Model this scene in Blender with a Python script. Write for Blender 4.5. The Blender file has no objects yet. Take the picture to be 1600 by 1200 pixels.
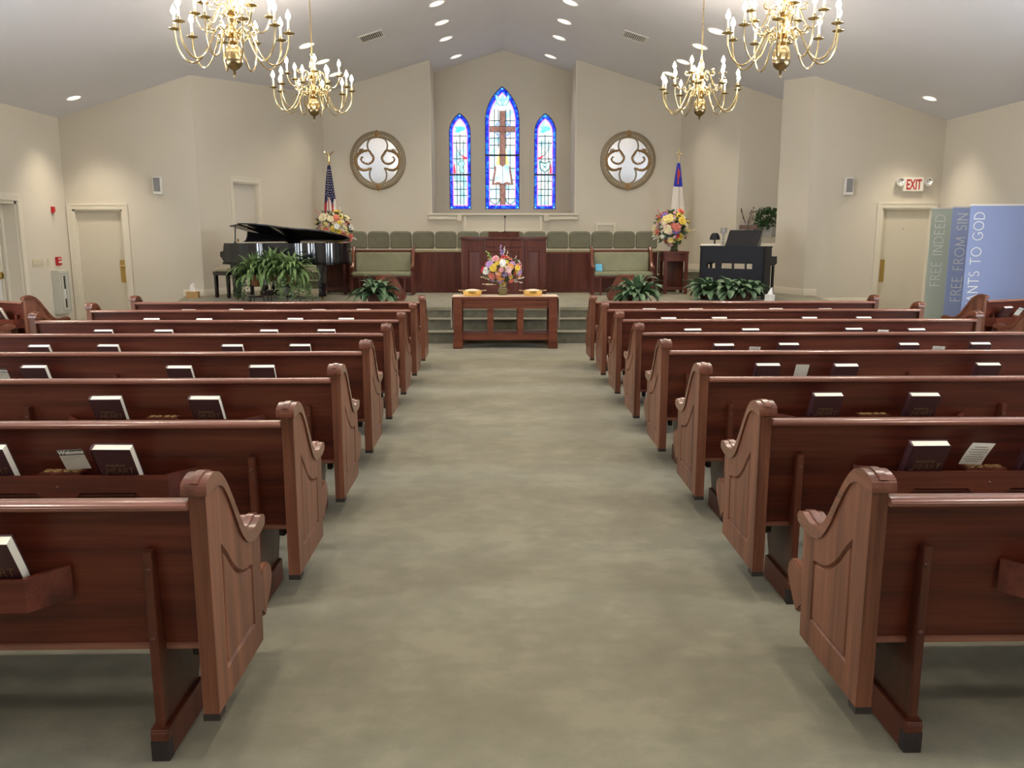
import bpy, bmesh, math, random
from mathutils import Vector, Matrix
from mathutils.geometry import tessellate_polygon
random.seed(7)
SC = bpy.context.scene
COL = SC.collection
PI = math.pi
def rad(d): return math.radians(d)
CANDLE_W, STAGE_W, CORNER_W, NAVE_FILL_W, EXPO = 5, 74, 95, 80, 1.3     # lamp powers in watts, exposure

# ------------------------------------------------------------------ materials
def new_mat(name):
    m = bpy.data.materials.new(name); m.use_nodes = True
    nt = m.node_tree
    return m, nt, nt.nodes['Principled BSDF']
def mapped(nt, scale, rnd=True):
    tc = nt.nodes.new('ShaderNodeTexCoord'); mp = nt.nodes.new('ShaderNodeMapping')
    mp.inputs['Scale'].default_value = scale
    if rnd:
        oi = nt.nodes.new('ShaderNodeObjectInfo'); vm = nt.nodes.new('ShaderNodeVectorMath'); vm.operation = 'MULTIPLY_ADD'
        cb = nt.nodes.new('ShaderNodeCombineXYZ')
        for i in range(3): nt.links.new(oi.outputs['Random'], cb.inputs[i])
        vm.inputs[1].default_value = (7.3, 3.1, 5.7)
        nt.links.new(cb.outputs[0], vm.inputs[0]); nt.links.new(tc.outputs['Object'], vm.inputs[2])
        nt.links.new(vm.outputs[0], mp.inputs['Vector'])
    else:
        nt.links.new(tc.outputs['Object'], mp.inputs['Vector'])
    return mp.outputs[0]
def noise(nt, vec, scale, detail=4, rough=.55):
    n = nt.nodes.new('ShaderNodeTexNoise'); n.inputs['Scale'].default_value = scale
    n.inputs['Detail'].default_value = detail; n.inputs['Roughness'].default_value = rough
    if vec is not None: nt.links.new(vec, n.inputs['Vector'])
    return n.outputs['Fac']
def ramp(nt, fac, stops):
    r = nt.nodes.new('ShaderNodeValToRGB'); e = r.color_ramp.elements
    while len(e) < len(stops): e.new(.5)
    for el, (p, c) in zip(e, stops): el.position = p; el.color = (*c, 1)
    nt.links.new(fac, r.inputs['Fac']); return r.outputs['Color']
def bump(nt, fac, bsdf, strength, dist):
    b = nt.nodes.new('ShaderNodeBump'); b.inputs['Strength'].default_value = strength; b.inputs['Distance'].default_value = dist
    nt.links.new(fac, b.inputs['Height']); nt.links.new(b.outputs[0], bsdf.inputs['Normal'])
def plain(name, c, rough=.5, metal=0, coat=0, spec=.5, vary=0., vscale=8):
    m, nt, b = new_mat(name)
    b.inputs['Base Color'].default_value = (*c, 1); b.inputs['Roughness'].default_value = rough
    b.inputs['Metallic'].default_value = metal; b.inputs['Coat Weight'].default_value = coat
    b.inputs['Specular IOR Level'].default_value = spec
    if vary:
        f = noise(nt, mapped(nt, (1, 1, 1)), vscale)
        nt.links.new(ramp(nt, f, [(.3, tuple(x*(1-vary) for x in c)), (.7, tuple(min(1, x*(1+vary)) for x in c))]), b.inputs['Base Color'])
    return m
def wood(name, dark, mid, light, axis, rough=.3, coat=.25, fine=1.):
    m, nt, b = new_mat(name)
    sc = {'x': (.5, 9, 9), 'y': (9, .5, 9), 'z': (9, 9, .5)}[axis]
    v = mapped(nt, tuple(s*fine for s in sc))
    f = noise(nt, v, 1.6, 5, .6)
    sc2 = {'x': (2, 90, 90), 'y': (90, 2, 90), 'z': (90, 90, 2)}[axis]
    f2 = noise(nt, mapped(nt, sc2), 1.2, 2)
    mx = nt.nodes.new('ShaderNodeMath'); mx.operation = 'MULTIPLY_ADD'; mx.inputs[1].default_value = .28
    nt.links.new(f2, mx.inputs[0]); nt.links.new(f, mx.inputs[2])
    nt.links.new(ramp(nt, mx.outputs[0], [(.45, dark), (.63, mid), (.85, light)]), b.inputs['Base Color'])
    b.inputs['Roughness'].default_value = rough; b.inputs['Coat Weight'].default_value = coat
    b.inputs['Coat Roughness'].default_value = .18; b.inputs['Specular IOR Level'].default_value = .32
    return m
def emis(name, c, s, base=(.8, .8, .8), nosample=False):
    m, nt, b = new_mat(name)
    b.inputs['Base Color'].default_value = (*base, 1)
    b.inputs['Emission Color'].default_value = (*c, 1); b.inputs['Emission Strength'].default_value = s
    if nosample: m.cycles.emission_sampling = 'NONE'
    return m

M = {}
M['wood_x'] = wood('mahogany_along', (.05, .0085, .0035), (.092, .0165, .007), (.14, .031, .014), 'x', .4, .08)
M['wood_rail'] = wood('mahogany_rail', (.15, .052, .032), (.21, .08, .052), (.27, .11, .072), 'x', .27, .6)  # reflected brightness on the rail tops put into the wood colour
M['wood_z'] = wood('mahogany_end', (.085, .028, .0135), (.15, .053, .027), (.235, .088, .046), 'z', .4, .12)
M['wood_cap'] = wood('mahogany_cap', (.09, .029, .015), (.145, .047, .025), (.19, .066, .036), 'y', .26, .4)
M['wood_mid'] = wood('cherry_panel', (.075, .018, .011), (.108, .028, .017), (.145, .042, .026), 'z', .5, .04)
M['wood_post'] = wood('mahogany_post', (.06, .0145, .007), (.092, .023, .011), (.13, .036, .018), 'z', .36, .12)
M['wood_table'] = wood('cherry_table', (.09, .024, .012), (.14, .04, .02), (.195, .06, .031), 'x', .4, .12)
M['pad_dark'] = plain('dark_foot', (.02, .013, .011), .6)
M['brass_bolt'] = plain('bolt', (.11, .045, .03), .3, .3)
M['cushion'] = plain('seat_cushion', (.5, .43, .28), .9, vary=.08)
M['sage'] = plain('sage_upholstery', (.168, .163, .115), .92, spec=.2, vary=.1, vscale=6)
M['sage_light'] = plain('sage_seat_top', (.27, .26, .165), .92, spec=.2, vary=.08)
M['maroon'] = plain('maroon_cover', (.05, .0125, .016), .5, vary=.12)
M['pages'] = plain('page_edges', (.86, .8, .66), .8)
M['gold_foil'] = plain('gold_foil', (.2, .12, .055), .45, .3)
M['ringgold'] = plain('cup_ring', (.3, .19, .06), .5, .2)
M['paper'] = plain('paper', (.66, .64, .57), .85, vary=.04)
M['paper_white'] = plain('white_paper', (.8, .8, .78), .85)
M['ink'] = plain('ink', (.05, .05, .045), .8)
M['header'] = plain('card_header', (.085, .085, .065), .7)
M['greyink'] = plain('grey_ink', (.25, .25, .23), .8)
# carpet
def carpet():
    m, nt, b = new_mat('sage_carpet')
    v = mapped(nt, (1, 1, 1), False)
    f = noise(nt, v, 2.2, 6, .62); f2 = noise(nt, v, 260, 2); f3 = noise(nt, mapped(nt, (1, 1.5, 1), False), 7, 4)
    a = nt.nodes.new('ShaderNodeMath'); a.operation = 'MULTIPLY_ADD'; a.inputs[1].default_value = .3
    nt.links.new(f2, a.inputs[0]); nt.links.new(f, a.inputs[2])
    a2 = nt.nodes.new('ShaderNodeMath'); a2.operation = 'MULTIPLY_ADD'; a2.inputs[1].default_value = .45
    nt.links.new(f3, a2.inputs[0]); nt.links.new(a.outputs[0], a2.inputs[2])
    nt.links.new(ramp(nt, a2.outputs[0], [(.5, (.155, .140, .093)), (.88, (.208, .190, .128)), (1.0, (.242, .222, .151))]), b.inputs['Base Color'])
    b.inputs['Roughness'].default_value = .95; b.inputs['Specular IOR Level'].default_value = .1
    b.inputs['Sheen Weight'].default_value = .15
    bump(nt, f2, b, .5, .004)
    return m
M['carpet'] = carpet()
M['riser'] = plain('sage_carpet_shaded_riser', (.13, .122, .088), .95, spec=.1, vary=.18, vscale=14)  # same carpet, with the shade on the risers put into its colour
def wallmat(name, c):
    m, nt, b = new_mat(name)
    v = mapped(nt, (1, 1, 1), False)
    f = noise(nt, v, 1.1, 3)
    nt.links.new(ramp(nt, f, [(.3, tuple(x*.97 for x in c)), (.7, c)]), b.inputs['Base Color'])
    b.inputs['Roughness'].default_value = .85; b.inputs['Specular IOR Level'].default_value = .2
    bump(nt, noise(nt, v, 150, 2), b, .08, .002)
    return m
M['wall'] = wallmat('cream_wall_paint', (.66, .605, .505))
M['ceiling'] = wallmat('ceiling_paint', (.74, .735, .78))
M['trim'] = plain('trim_paint', (.72, .665, .55), .55)
M['door'] = plain('door_paint', (.63, .575, .46), .6)
M['door_grey'] = plain('door_paint_grey', (.62, .58, .5), .6)
M['brass'] = plain('polished_brass', (.66, .47, .22), .2, 1)
M['brass_pale'] = plain('lacquered_brass', (.64, .51, .28), .2, 1)
M['brass_dark'] = plain('shaded_brass', (.30, .225, .12), .25, 1)  # dark reflection under the chandelier ball put into the brass colour
M['brass_dull'] = plain('brass_plate', (.55, .38, .12), .35, .8)
M['gold'] = plain('gold_dish', (.95, .7, .25), .25, .9)
M['black'] = plain('black_lacquer', (.008, .008, .011), .1, coat=.6)
M['blacksatin'] = plain('black_satin', (.010, .010, .014), .5, spec=.25)
M['iron'] = plain('wrought_iron', (.015, .013, .012), .5, .3)
M['chrome'] = plain('chrome', (.8, .8, .8), .15, 1)
M['white_plastic'] = plain('white_plastic', (.78, .76, .72), .45)
M['cream_plastic'] = plain('cream_plastic', (.6, .53, .36), .5)
M['slot_grey'] = plain('grille_grey', (.3, .3, .3), .6)
M['grille'] = plain('speaker_grille', (.27, .26, .27), .7)
M['red'] = plain('alarm_red', (.5, .015, .02), .45)
M['cabinet_grey'] = plain('cabinet_enamel', (.55, .54, .47), .5)
M['dark'] = plain('dark_gap', (.03, .028, .025), .7)
M['exit_red'] = plain('exit_red', (.48, .03, .03), .5)
M['exit_white'] = plain('exit_face', (.85, .82, .74), .5)
M['banner_green'] = plain('banner_green', (.57, .635, .53), .7)
M['banner_blue'] = plain('banner_blue', (.29, .36, .62), .7)
M['banner_blue2'] = plain('banner_pale_blue', (.40, .48, .74), .7)
M['banner_text'] = plain('banner_lettering', (.95, .96, .93), .7)
M['candle'] = plain('candle_sleeve', (.85, .82, .72), .6)
M['bulb'] = emis('lit_bulb', (1, .9, .72), 14, nosample=True)
M['lens'] = emis('downlight_lens', (1, .96, .84), 1.15, nosample=True)
M['reflector'] = plain('downlight_reflector', (.8, .79, .74), .5)
M['terracotta'] = plain('terracotta', (.25, .1, .035), .7, vary=.1)
M['basket'] = plain('brown_basket', (.075, .026, .017), .6, vary=.25, vscale=40)
M['fern'] = plain('fern_leaf', (.13, .21, .065), .55, vary=.45, vscale=14)
M['lily'] = plain('broad_leaf', (.10, .17, .085), .42, vary=.4, vscale=10)
M['ivy'] = plain('ivy_leaf', (.04, .09, .03), .5, vary=.45, vscale=25)
M['variegated'] = plain('variegated_leaf', (.16, .25, .09), .5, vary=.55, vscale=30)
M['stemgreen'] = plain('stem_green', (.05, .12, .04), .6)
M['cloth'] = plain('cream_linen', (.7, .56, .42), .9, vary=.03)
M['mirror'] = plain('mirror_glass', (.93, .94, .93), .12, 1)
M['antique'] = plain('antique_gold', (.34, .21, .095), .42, .45, vary=.3, vscale=30)
M['antique_light'] = plain('antique_gold_pale', (.62, .54, .38), .45, .3)
M['antique_dark'] = plain('antique_bronze', (.33, .265, .18), .5, .35)
M['box_tan'] = plain('tan_carton', (.5, .3, .12), .8)
M['tissue'] = plain('tissue', (.9, .89, .87), .9)
M['stone'] = plain('grey_stone', (.3, .29, .26), .8, vary=.35, vscale=18)
M['planter_grey'] = plain('planter_grey', (.33, .32, .29), .7)
M['skyblue'] = plain('sky_blue_book', (.12, .42, .62), .6)
M['brownbook'] = plain('brown_book', (.07, .03, .02), .6)
M['vase_gilt'] = plain('gilt_glass_vase', (.3, .25, .13), .22, .6)
M['glass_vase'] = plain('green_glass_vase', (.1, .13, .06), .12, .4)

# ------------------------------------------------------------------ mesh builder
class MB:
    def __init__(s): s.bm = bmesh.new(); s.mi = 0
    def v(s, p): return s.bm.verts.new(p)
    def f(s, vs, mi=None):
        try:
            fc = s.bm.faces.new(vs); fc.material_index = s.mi if mi is None else mi; return fc
        except ValueError: return None
    def box(s, x0, x1, y0, y1, z0, z1, mat=None):
        P = [Vector((x, y, z)) for z in (z0, z1) for y in (y0, y1) for x in (x0, x1)]
        if mat: P = [mat @ p for p in P]
        vs = [s.v(p) for p in P]
        for q in ((0, 2, 3, 1), (4, 5, 7, 6), (0, 1, 5, 4), (2, 6, 7, 3), (0, 4, 6, 2), (1, 3, 7, 5)): s.f([vs[i] for i in q])
        return s
    def prism(s, pts, axis, a, b, mat=None):
        def mp(p, t): return {'x': (t, p[0], p[1]), 'y': (p[0], t, p[1]), 'z': (p[0], p[1], t)}[axis]
        def tr(p): return mat @ Vector(p) if mat else p
        A = [s.v(tr(mp(p, a))) for p in pts]; B = [s.v(tr(mp(p, b))) for p in pts]
        n = len(pts)
        for i in range(n): s.f([A[i], A[(i+1) % n], B[(i+1) % n], B[i]])
        for tri in tessellate_polygon([[Vector((p[0], p[1], 0)) for p in pts]]):
            s.f([A[i] for i in tri]); s.f([B[i] for i in tri])
        return s
    def plate(s, outer, holes, mp, t):
        """solid sheet with holes; mp(u, v, w) -> point, w from 0 to t"""
        loops = [outer] + holes; allp = [p for l in loops for p in l]
        A = [s.v(mp(p[0], p[1], 0)) for p in allp]; B = [s.v(mp(p[0], p[1], t)) for p in allp]
        for tri in tessellate_polygon([[Vector((p[0], p[1], 0)) for p in l] for l in loops]):
            s.f([A[i] for i in tri]); s.f([B[i] for i in tri])
        o = 0
        for l in loops:
            n = len(l)
            for i in range(n): s.f([A[o+i], A[o+(i+1) % n], B[o+(i+1) % n], B[o+i]])
            o += n
        return s
    def tube(s, path, r, n=8, closed=False, cap=True, flat=1.):
        P = [Vector(p) for p in path]; k = len(P); rings = []
        up = Vector((0, 0, 1)); prev = None
        for i, p in enumerate(P):
            if closed: t = P[(i+1) % k]-P[i-1]
            else: t = P[min(i+1, k-1)]-P[max(i-1, 0)]
            t.normalize()
            if prev is None:
                a = up if abs(t.z) < .9 else Vector((1, 0, 0)); x = t.cross(a).normalized()
            else: x = (prev - t*prev.dot(t)).normalized()
            prev = x; y = t.cross(x); rr = r[i] if isinstance(r, (list, tuple)) else r
            rings.append([s.v(p + x*rr*math.cos(2*PI*j/n) + y*rr*flat*math.sin(2*PI*j/n)) for j in range(n)])
        for i in range(k if closed else k-1):
            A, B = rings[i], rings[(i+1) % k]
            for j in range(n): s.f([A[j], A[(j+1) % n], B[(j+1) % n], B[j]])
        if cap and not closed: s.f(rings[0][::-1]); s.f(rings[-1])
        return s
    def lathe(s, prof, n=16, c=(0, 0, 0), sx=1, sy=1, ripple=0, rn=12, cap=True):
        rings = []
        for r, z in prof:
            if r < 1e-5: rings.append([s.v((c[0], c[1], c[2]+z))])
            else: rings.append([s.v((c[0]+r*sx*(1+ripple*math.cos(rn*2*PI*j/n))*math.cos(2*PI*j/n), c[1]+r*sy*(1+ripple*math.cos(rn*2*PI*j/n))*math.sin(2*PI*j/n), c[2]+z)) for j in range(n)])
        for A, B in zip(rings, rings[1:]):
            for j in range(n):
                a = [A[j % len(A)], A[(j+1) % len(A)]] if len(A) > 1 else [A[0]]
                b = [B[(j+1) % n], B[j]] if len(B) > 1 else [B[0]]
                s.f(a+b)
        for q in (rings[0], rings[-1]) if cap else ():
            if len(q) > 1: s.f(q)
        return s
    def ball(s, c, r, n=10, sz=1.):
        return s.lathe([(r*math.sin(PI*i/6), -r*sz*math.cos(PI*i/6)) for i in range(7)], n, c)
    def strip(s, L, R):
        A = [s.v(p) for p in L]; B = [s.v(p) for p in R]
        for i in range(len(A)-1): s.f([A[i], A[i+1], B[i+1], B[i]])
        return s
    def build(s, name, mat, parent=None, bevel=0, loc=None, rot=None, segs=2, ang=38):
        bm = s.bm
        if bevel:
            bmesh.ops.remove_doubles(bm, verts=bm.verts, dist=1e-5)
            bmesh.ops.recalc_face_normals(bm, faces=bm.faces)
            bmesh.ops.dissolve_limit(bm, angle_limit=.01, verts=bm.verts, edges=bm.edges)
            es = [e for e in bm.edges if len(e.link_faces) == 2 and e.calc_face_angle(0) > rad(40)]
            if es: bmesh.ops.bevel(bm, geom=es, offset=bevel, segments=segs, affect='EDGES', clamp_overlap=True)
        bmesh.ops.recalc_face_normals(bm, faces=bm.faces)
        me = bpy.data.meshes.new(name); bm.to_mesh(me); bm.free()
        for p in me.polygons: p.use_smooth = True
        me.set_sharp_from_angle(angle=rad(ang))
        for m in (mat if isinstance(mat, (list, tuple)) else [mat]): me.materials.append(m)
        return link(name, me, parent, loc, rot)
def link(name, me, parent=None, loc=None, rot=None):
    o = bpy.data.objects.new(name, me); COL.objects.link(o)
    if parent: o.parent = parent
    if loc: o.location = loc
    if rot: o.rotation_euler = rot
    return o
def tag(o, label, cat, group=None, kind=None):
    o['label'] = label; o['category'] = cat
    if group: o['group'] = group
    if kind: o['kind'] = kind
    return o
def thing(name, label, cat, loc=(0, 0, 0), rz=0, group=None, kind=None):
    o = bpy.data.objects.new(name, None); COL.objects.link(o); o.empty_display_size = .1
    o.location = loc; o.rotation_euler = (0, 0, rz)
    return tag(o, label, cat, group, kind)
def copy_tree(o, parent=None):
    c = o.copy(); COL.objects.link(c)
    if parent: c.parent = parent
    for ch in list(o.children): copy_tree(ch, c)
    return c
def box(name, mat, x0, x1, y0, y1, z0, z1, parent=None, bevel=0):
    return MB().box(x0, x1, y0, y1, z0, z1).build(name, mat, parent, bevel)
def offset_poly(pts, d):
    n = len(pts); out = []
    area = sum(pts[i][0]*pts[(i+1) % n][1]-pts[(i+1) % n][0]*pts[i][1] for i in range(n))
    sg = 1 if area > 0 else -1
    for i in range(n):
        a, b, c = Vector(pts[i-1]), Vector(pts[i]), Vector(pts[(i+1) % n])
        e1 = (b-a).normalized(); e2 = (c-b).normalized()
        n1 = Vector((-e1.y, e1.x))*sg; n2 = Vector((-e2.y, e2.x))*sg
        m = n1+n2
        if m.length < 1e-6: m = n1
        m.normalize(); k = max(.4, m.dot(n1)); q = b+m*(d/k); out.append((q.x, q.y))
    return out
def smooth_path(pts, k=6):
    """Catmull-Rom through pts"""
    P = [Vector(p) for p in pts]; P = [P[0]*2-P[1]]+P+[P[-1]*2-P[-2]]; out = []
    for i in range(1, len(P)-2):
        for j in range(k):
            t = j/k; a, b, c, d = P[i-1], P[i], P[i+1], P[i+2]
            out.append(.5*((2*b)+(c-a)*t+(2*a-5*b+4*c-d)*t*t+(3*b-a-3*c+d)*t**3))
    out.append(P[-2]); return [tuple(q) for q in out]
def text_mesh(body, size, shear=0, bold=0, extrude=.0008):
    cu = bpy.data.curves.new('lettering', 'FONT'); cu.body = body; cu.size = size; cu.shear = shear; cu.offset = bold
    cu.extrude = extrude; cu.align_x = 'CENTER'; cu.resolution_u = 2
    ob = bpy.data.objects.new('lettering', cu); COL.objects.link(ob)
    dg = bpy.context.evaluated_depsgraph_get(); dg.update()
    me = bpy.data.meshes.new_from_object(ob.evaluated_get(dg))
    bpy.data.objects.remove(ob); me.materials.clear(); return me
ORD = ['first', 'second', 'third', 'fourth', 'fifth', 'sixth', 'seventh', 'eighth', 'ninth', 'tenth', 'eleventh', 'twelfth', 'thirteenth', 'fourteenth']

# ------------------------------------------------------------------ room shell
def zc(x): return 6.08 - .307*abs(x-.185)
T = .15
def wall(name, P0, P1, label, holes=(), z0=0, top=None, s0=0, s1=None, out=1, mat='wall'):
    P0, P1 = Vector((*P0, 0)), Vector((*P1, 0)); d = P1-P0; L = d.length; d.normalize(); n = Vector((-d.y, d.x, 0))*out
    s1 = L if s1 is None else s1
    def t(s): return top if top is not None else zc((P0+d*s).x)+.02
    o = [(s0, z0), (s1, z0), (s1, t(s1))]
    xa, xb = (P0+d*s0).x, (P0+d*s1).x
    if top is None and min(xa, xb) < .185 < max(xa, xb): o.append((s0+(.185-xa)/(xb-xa)*(s1-s0), zc(.185)+.02))
    o.append((s0, t(s0)))
    ob = MB().plate(o, [list(h) for h in holes], lambda u, v, w: P0+d*u+n*w+Vector((0, 0, v)), T).build(name, M[mat])
    return tag(ob, label, 'wall', kind='structure')
def rect(a, b, c, d): return [(a, c), (b, c), (b, d), (a, d)]
XL, XR, YB, YA, YC, YW = -7.746, 8.116, -4.2, 15.368, 19.96, 21.45
RL, RR = -1.53, 1.85
ABL, BCL, ABR, BCR = (-5.37, 15.368), (-4.0, 19.96), (5.69, 15.368), (4.3, 19.96)
floor = box('floor', M['carpet'], XL-.3, XR+.3, YB-.3, YW+.3, -.1, 0)
tag(floor, 'sage green carpet down the aisle and under the pews', 'carpet', kind='structure')
SIDEWIN = [(1.0, 2.2), (4.2, 5.4), (7.4, 8.6)]
def sx(y): return y-YB
wall('wall_left', (XL, YB), (XL, YA), 'cream side wall with fire alarm, switches and extinguisher cabinet', [rect(sx(11.95), sx(13.79), .001, 2.148)]+[rect(sx(a), sx(b), .9, 3.0) for a, b in SIDEWIN])
wall('wall_right', (XR, YB), (XR, YA), 'cream side wall behind the tall banners', [rect(sx(a), sx(b), .9, 3.0) for a, b in SIDEWIN], out=-1)
wall('wall_back', (XL, YB), (XR, YB), 'cream rear wall at the back of the pews', out=-1)
wall('wall_front_left', (XL, YA), ABL, 'cream wall with a plain cream door, piano side', [rect(.112, 1.003, .001, 2.065)])
wall('wall_front_left_2', ABL, BCL, 'slanting cream wall with a door behind the grand piano', [rect(1.08, 1.935, .501, 2.626)])
wall('wall_front_left_3', BCL, (RL, YC), 'cream wall holding the round mirror near the striped flag')
wall('wall_recess_left', (RL, YC+T), (RL, YW), 'cream return wall of the window recess, piano side')
def gothic(cx, w, z0, zs, zt, k=9):
    h = zt-zs; hw = w/2; c = (h*h-hw*hw)/w; r = c+hw
    pts = [(cx-hw, z0), (cx+hw, z0), (cx+hw, zs)]; a1 = math.atan2(h, c)
    for i in range(1, k+1):
        a = a1*i/k; pts.append((cx-c+r*math.cos(a), zs+r*math.sin(a)))
    for i in range(k-1, -1, -1):
        a = a1*i/k; pts.append((cx+c-r*math.cos(a), zs+r*math.sin(a)))
    return pts
WINS = [(-.912, .545, 2.256, 4.13, 4.60), (.149, .865, 2.256, 4.40, 5.24), (1.223, .555, 2.256, 4.13, 4.60)]
wall('wall_front', (RL, YW), (RR, YW), 'cream gabled end wall around the three stained glass windows', [[(x-RL, z) for x, z in gothic(*w)] for w in WINS])
wall('wall_recess_right', (RR, YW), (RR, YC+T), 'cream return wall of the window recess, organ side')
wall('wall_front_right_3', (RR, YC), BCR, 'cream wall holding the round mirror near the white flag')
for nm, a, b, tp, lb in (('wall_front_right_2', 0, .93, None, 'cream pier between the niche and the exit door wall'), ('wall_niche_low', .93, 2.33, 1.57, 'low cream wall under the planter ledge'), ('wall_niche_far', 2.33, None, None, 'slanting cream wall behind the organ and the flowers')):
    wall(nm, ABR, BCR, lb, s0=a, s1=b, top=tp, out=-1)
wall('wall_front_right', ABR, (XR, YA), 'cream wall under the exit sign', [rect(1.377, 2.30, .001, 2.096)])
# niche behind the low wall
def onB(s, d=(BCR[0]-ABR[0], BCR[1]-ABR[1])):
    L = math.hypot(*d); return (ABR[0]+d[0]/L*s, ABR[1]+d[1]/L*s)
nA, nB = onB(.93), onB(2.33)
wall('wall_niche_back', (nB[0], nB[1]), (5.9, nB[1]), 'cream back wall of the plant niche')
wall('wall_niche_side', (5.85, nB[1]), (5.85, nA[1]), 'narrow cream side wall of the plant niche')
o = MB().prism([nA, (5.9, nA[1]), (5.9, nB[1]), nB], 'z', 1.45, 1.57).build('floor_niche', M['trim']); tag(o, 'cream ledge floor under the leafy planter', 'ledge', kind='structure')
# stage and steps
stage_poly = [(-5.32, 13.76), (-2.6, 12.94), (2.9, 12.94), (5.74, 14.1), (5.86, YA-.002), (5.7, YA-.002), (4.31, YC-.01), (-4.0, YC-.01), (-5.36, YA-.002), (-5.75, YA-.002)]
b = MB().prism(stage_poly, 'z', 0, .5)
st = b.build('floor_stage', M['carpet'], bevel=.015); tag(st, 'carpeted stage platform three steps above the aisle', 'stage', kind='structure')
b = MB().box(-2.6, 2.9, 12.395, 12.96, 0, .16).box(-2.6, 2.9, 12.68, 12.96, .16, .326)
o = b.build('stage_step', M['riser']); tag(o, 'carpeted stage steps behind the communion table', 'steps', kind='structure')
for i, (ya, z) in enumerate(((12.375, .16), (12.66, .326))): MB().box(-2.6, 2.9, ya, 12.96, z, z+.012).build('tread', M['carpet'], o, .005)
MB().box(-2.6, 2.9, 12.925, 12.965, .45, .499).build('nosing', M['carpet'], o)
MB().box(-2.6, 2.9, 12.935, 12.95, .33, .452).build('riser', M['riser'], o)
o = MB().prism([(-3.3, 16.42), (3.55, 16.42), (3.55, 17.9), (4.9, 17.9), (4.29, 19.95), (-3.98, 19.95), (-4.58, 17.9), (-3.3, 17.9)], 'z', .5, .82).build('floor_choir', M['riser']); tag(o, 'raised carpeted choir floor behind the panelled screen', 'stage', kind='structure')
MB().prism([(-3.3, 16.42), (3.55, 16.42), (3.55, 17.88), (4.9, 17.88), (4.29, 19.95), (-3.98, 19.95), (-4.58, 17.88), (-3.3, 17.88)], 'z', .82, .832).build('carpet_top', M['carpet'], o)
for s, xa, xb in ((1, 3.55, 4.98), (-1, -4.65, -3.3)):
    o = box('choir_step', M['riser'], xa, xb, 17.6, 17.9, .5, .655); tag(o, 'carpeted step up to the choir floor, %s side' % ('organ' if s > 0 else 'piano'), 'steps', kind='structure')
    box('tread', M['carpet'], xa, xb, 17.58, 17.9, .655, .667, o)

def onwall(P0, P1, out=1):
    P0, P1 = Vector((*P0, 0)), Vector((*P1, 0)); d = (P1-P0).normalized(); n = Vector((-d.y, d.x, 0))*out
    m = Matrix(((d.x, n.x, 0, P0.x), (d.y, n.y, 0, P0.y), (0, 0, 1, 0), (0, 0, 0, 1))); return m   # local x along wall, +y away from the room
def baseboard(name, P0, P1, s0, s1, z0, label, out=1):
    m = onwall(P0, P1, out); o = MB().prism([(-.001, z0), (-.016, z0), (-.016, z0+.1), (-.008, z0+.125), (-.001, z0+.125)], 'x', s0, s1, m).build(name, M['trim']); return tag(o, label, 'baseboard', kind='structure')
baseboard('baseboard_left', ABL, BCL, 0, 2.6, .5, 'cream baseboard along the stage behind the piano')
baseboard('baseboard_left_2', (XL, YA), ABL, 2.0, 2.37, .5, 'short cream baseboard behind the tan tissue box')
baseboard('baseboard_left_3', (XL, YA), ABL, 1.12, 2.0, .0, 'cream baseboard below the stage end, piano side')
baseboard('baseboard_right', ABR, BCR, 0, 2.6, .5, 'cream baseboard along the stage behind the organ', -1)
baseboard('baseboard_right_2', ABR, BCR, 2.7, 4.8, .832, 'cream baseboard at the choir floor behind the pedestal', -1)
baseboard('baseboard_right_3', ABR, (XR, YA), 0, .25, .5, 'short cream baseboard on the pier corner at stage height')
baseboard('baseboard_right_4', ABR, (XR, YA), .25, 1.27, .33, 'cream baseboard stepping down beside the stage end')
# window recess front: sill, panels
o = wall('wall_baptistry', (RL, YC), (RR, YC), 'cream half wall below the stained glass recess', z0=.8, top=2.07)
o = MB().box(-1.6, -.86, YC-.06, YC, 1.97, 2.03).box(1.17, 1.92, YC-.06, YC, 1.97, 2.03).box(-.93, -.82, YC-.09, YC, 1.93, 2.07).box(1.12, 1.24, YC-.09, YC, 1.93, 2.07).box(-1.62, 1.94, YC-.05, YC+.1, 2.071, 2.12).build('trim_1', M['trim'], bevel=.008); tag(o, 'cream ledge moulding under the stained glass recess', 'moulding', kind='structure')
o = MB()
o.plate(rect(-.78, 1.08, 1.66, 2.06), [rect(-.71, 1.01, 1.76, 2.05)], lambda u, v, w: Vector((u, YC-w, v)), .03)
o = o.build('trim_2', M['trim'], bevel=.006); tag(o, 'large cream panel moulding above the pulpit', 'moulding', kind='structure')
o = MB()
for x0, x1, zt, d, w_ in ((2.35, 2.83, 1.9, .025, .06), (2.47, 2.71, 1.79, .015, .02)): o.box(x0, x0+w_, YC-d, YC, 1.5, zt).box(x1-w_, x1, YC-d, YC, 1.5, zt).box(x0+w_, x1-w_, YC-d, YC, zt-w_, zt)
o = o.build('trim_3', M['trim']); tag(o, 'small square cream panel moulding above the choir chairs', 'moulding', kind='structure')
o = box('floor_baptistry', M['trim'], RL, RR, YC+.15, YW, 1.2, 1.3); tag(o, 'hidden floor of the window recess', 'floor', kind='structure')
# recess edge trims
for s, x in ((1, RL), (-1, RR)):
    o = box('trim_%d' % (4 if s > 0 else 5), M['trim'], x-.012, x+.012, YC-.012, YC+.03, 2.12, zc(x)-.03); tag(o, 'thin cream corner bead of the recess, %s side' % ('piano' if s > 0 else 'organ'), 'moulding', kind='structure')

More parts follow.
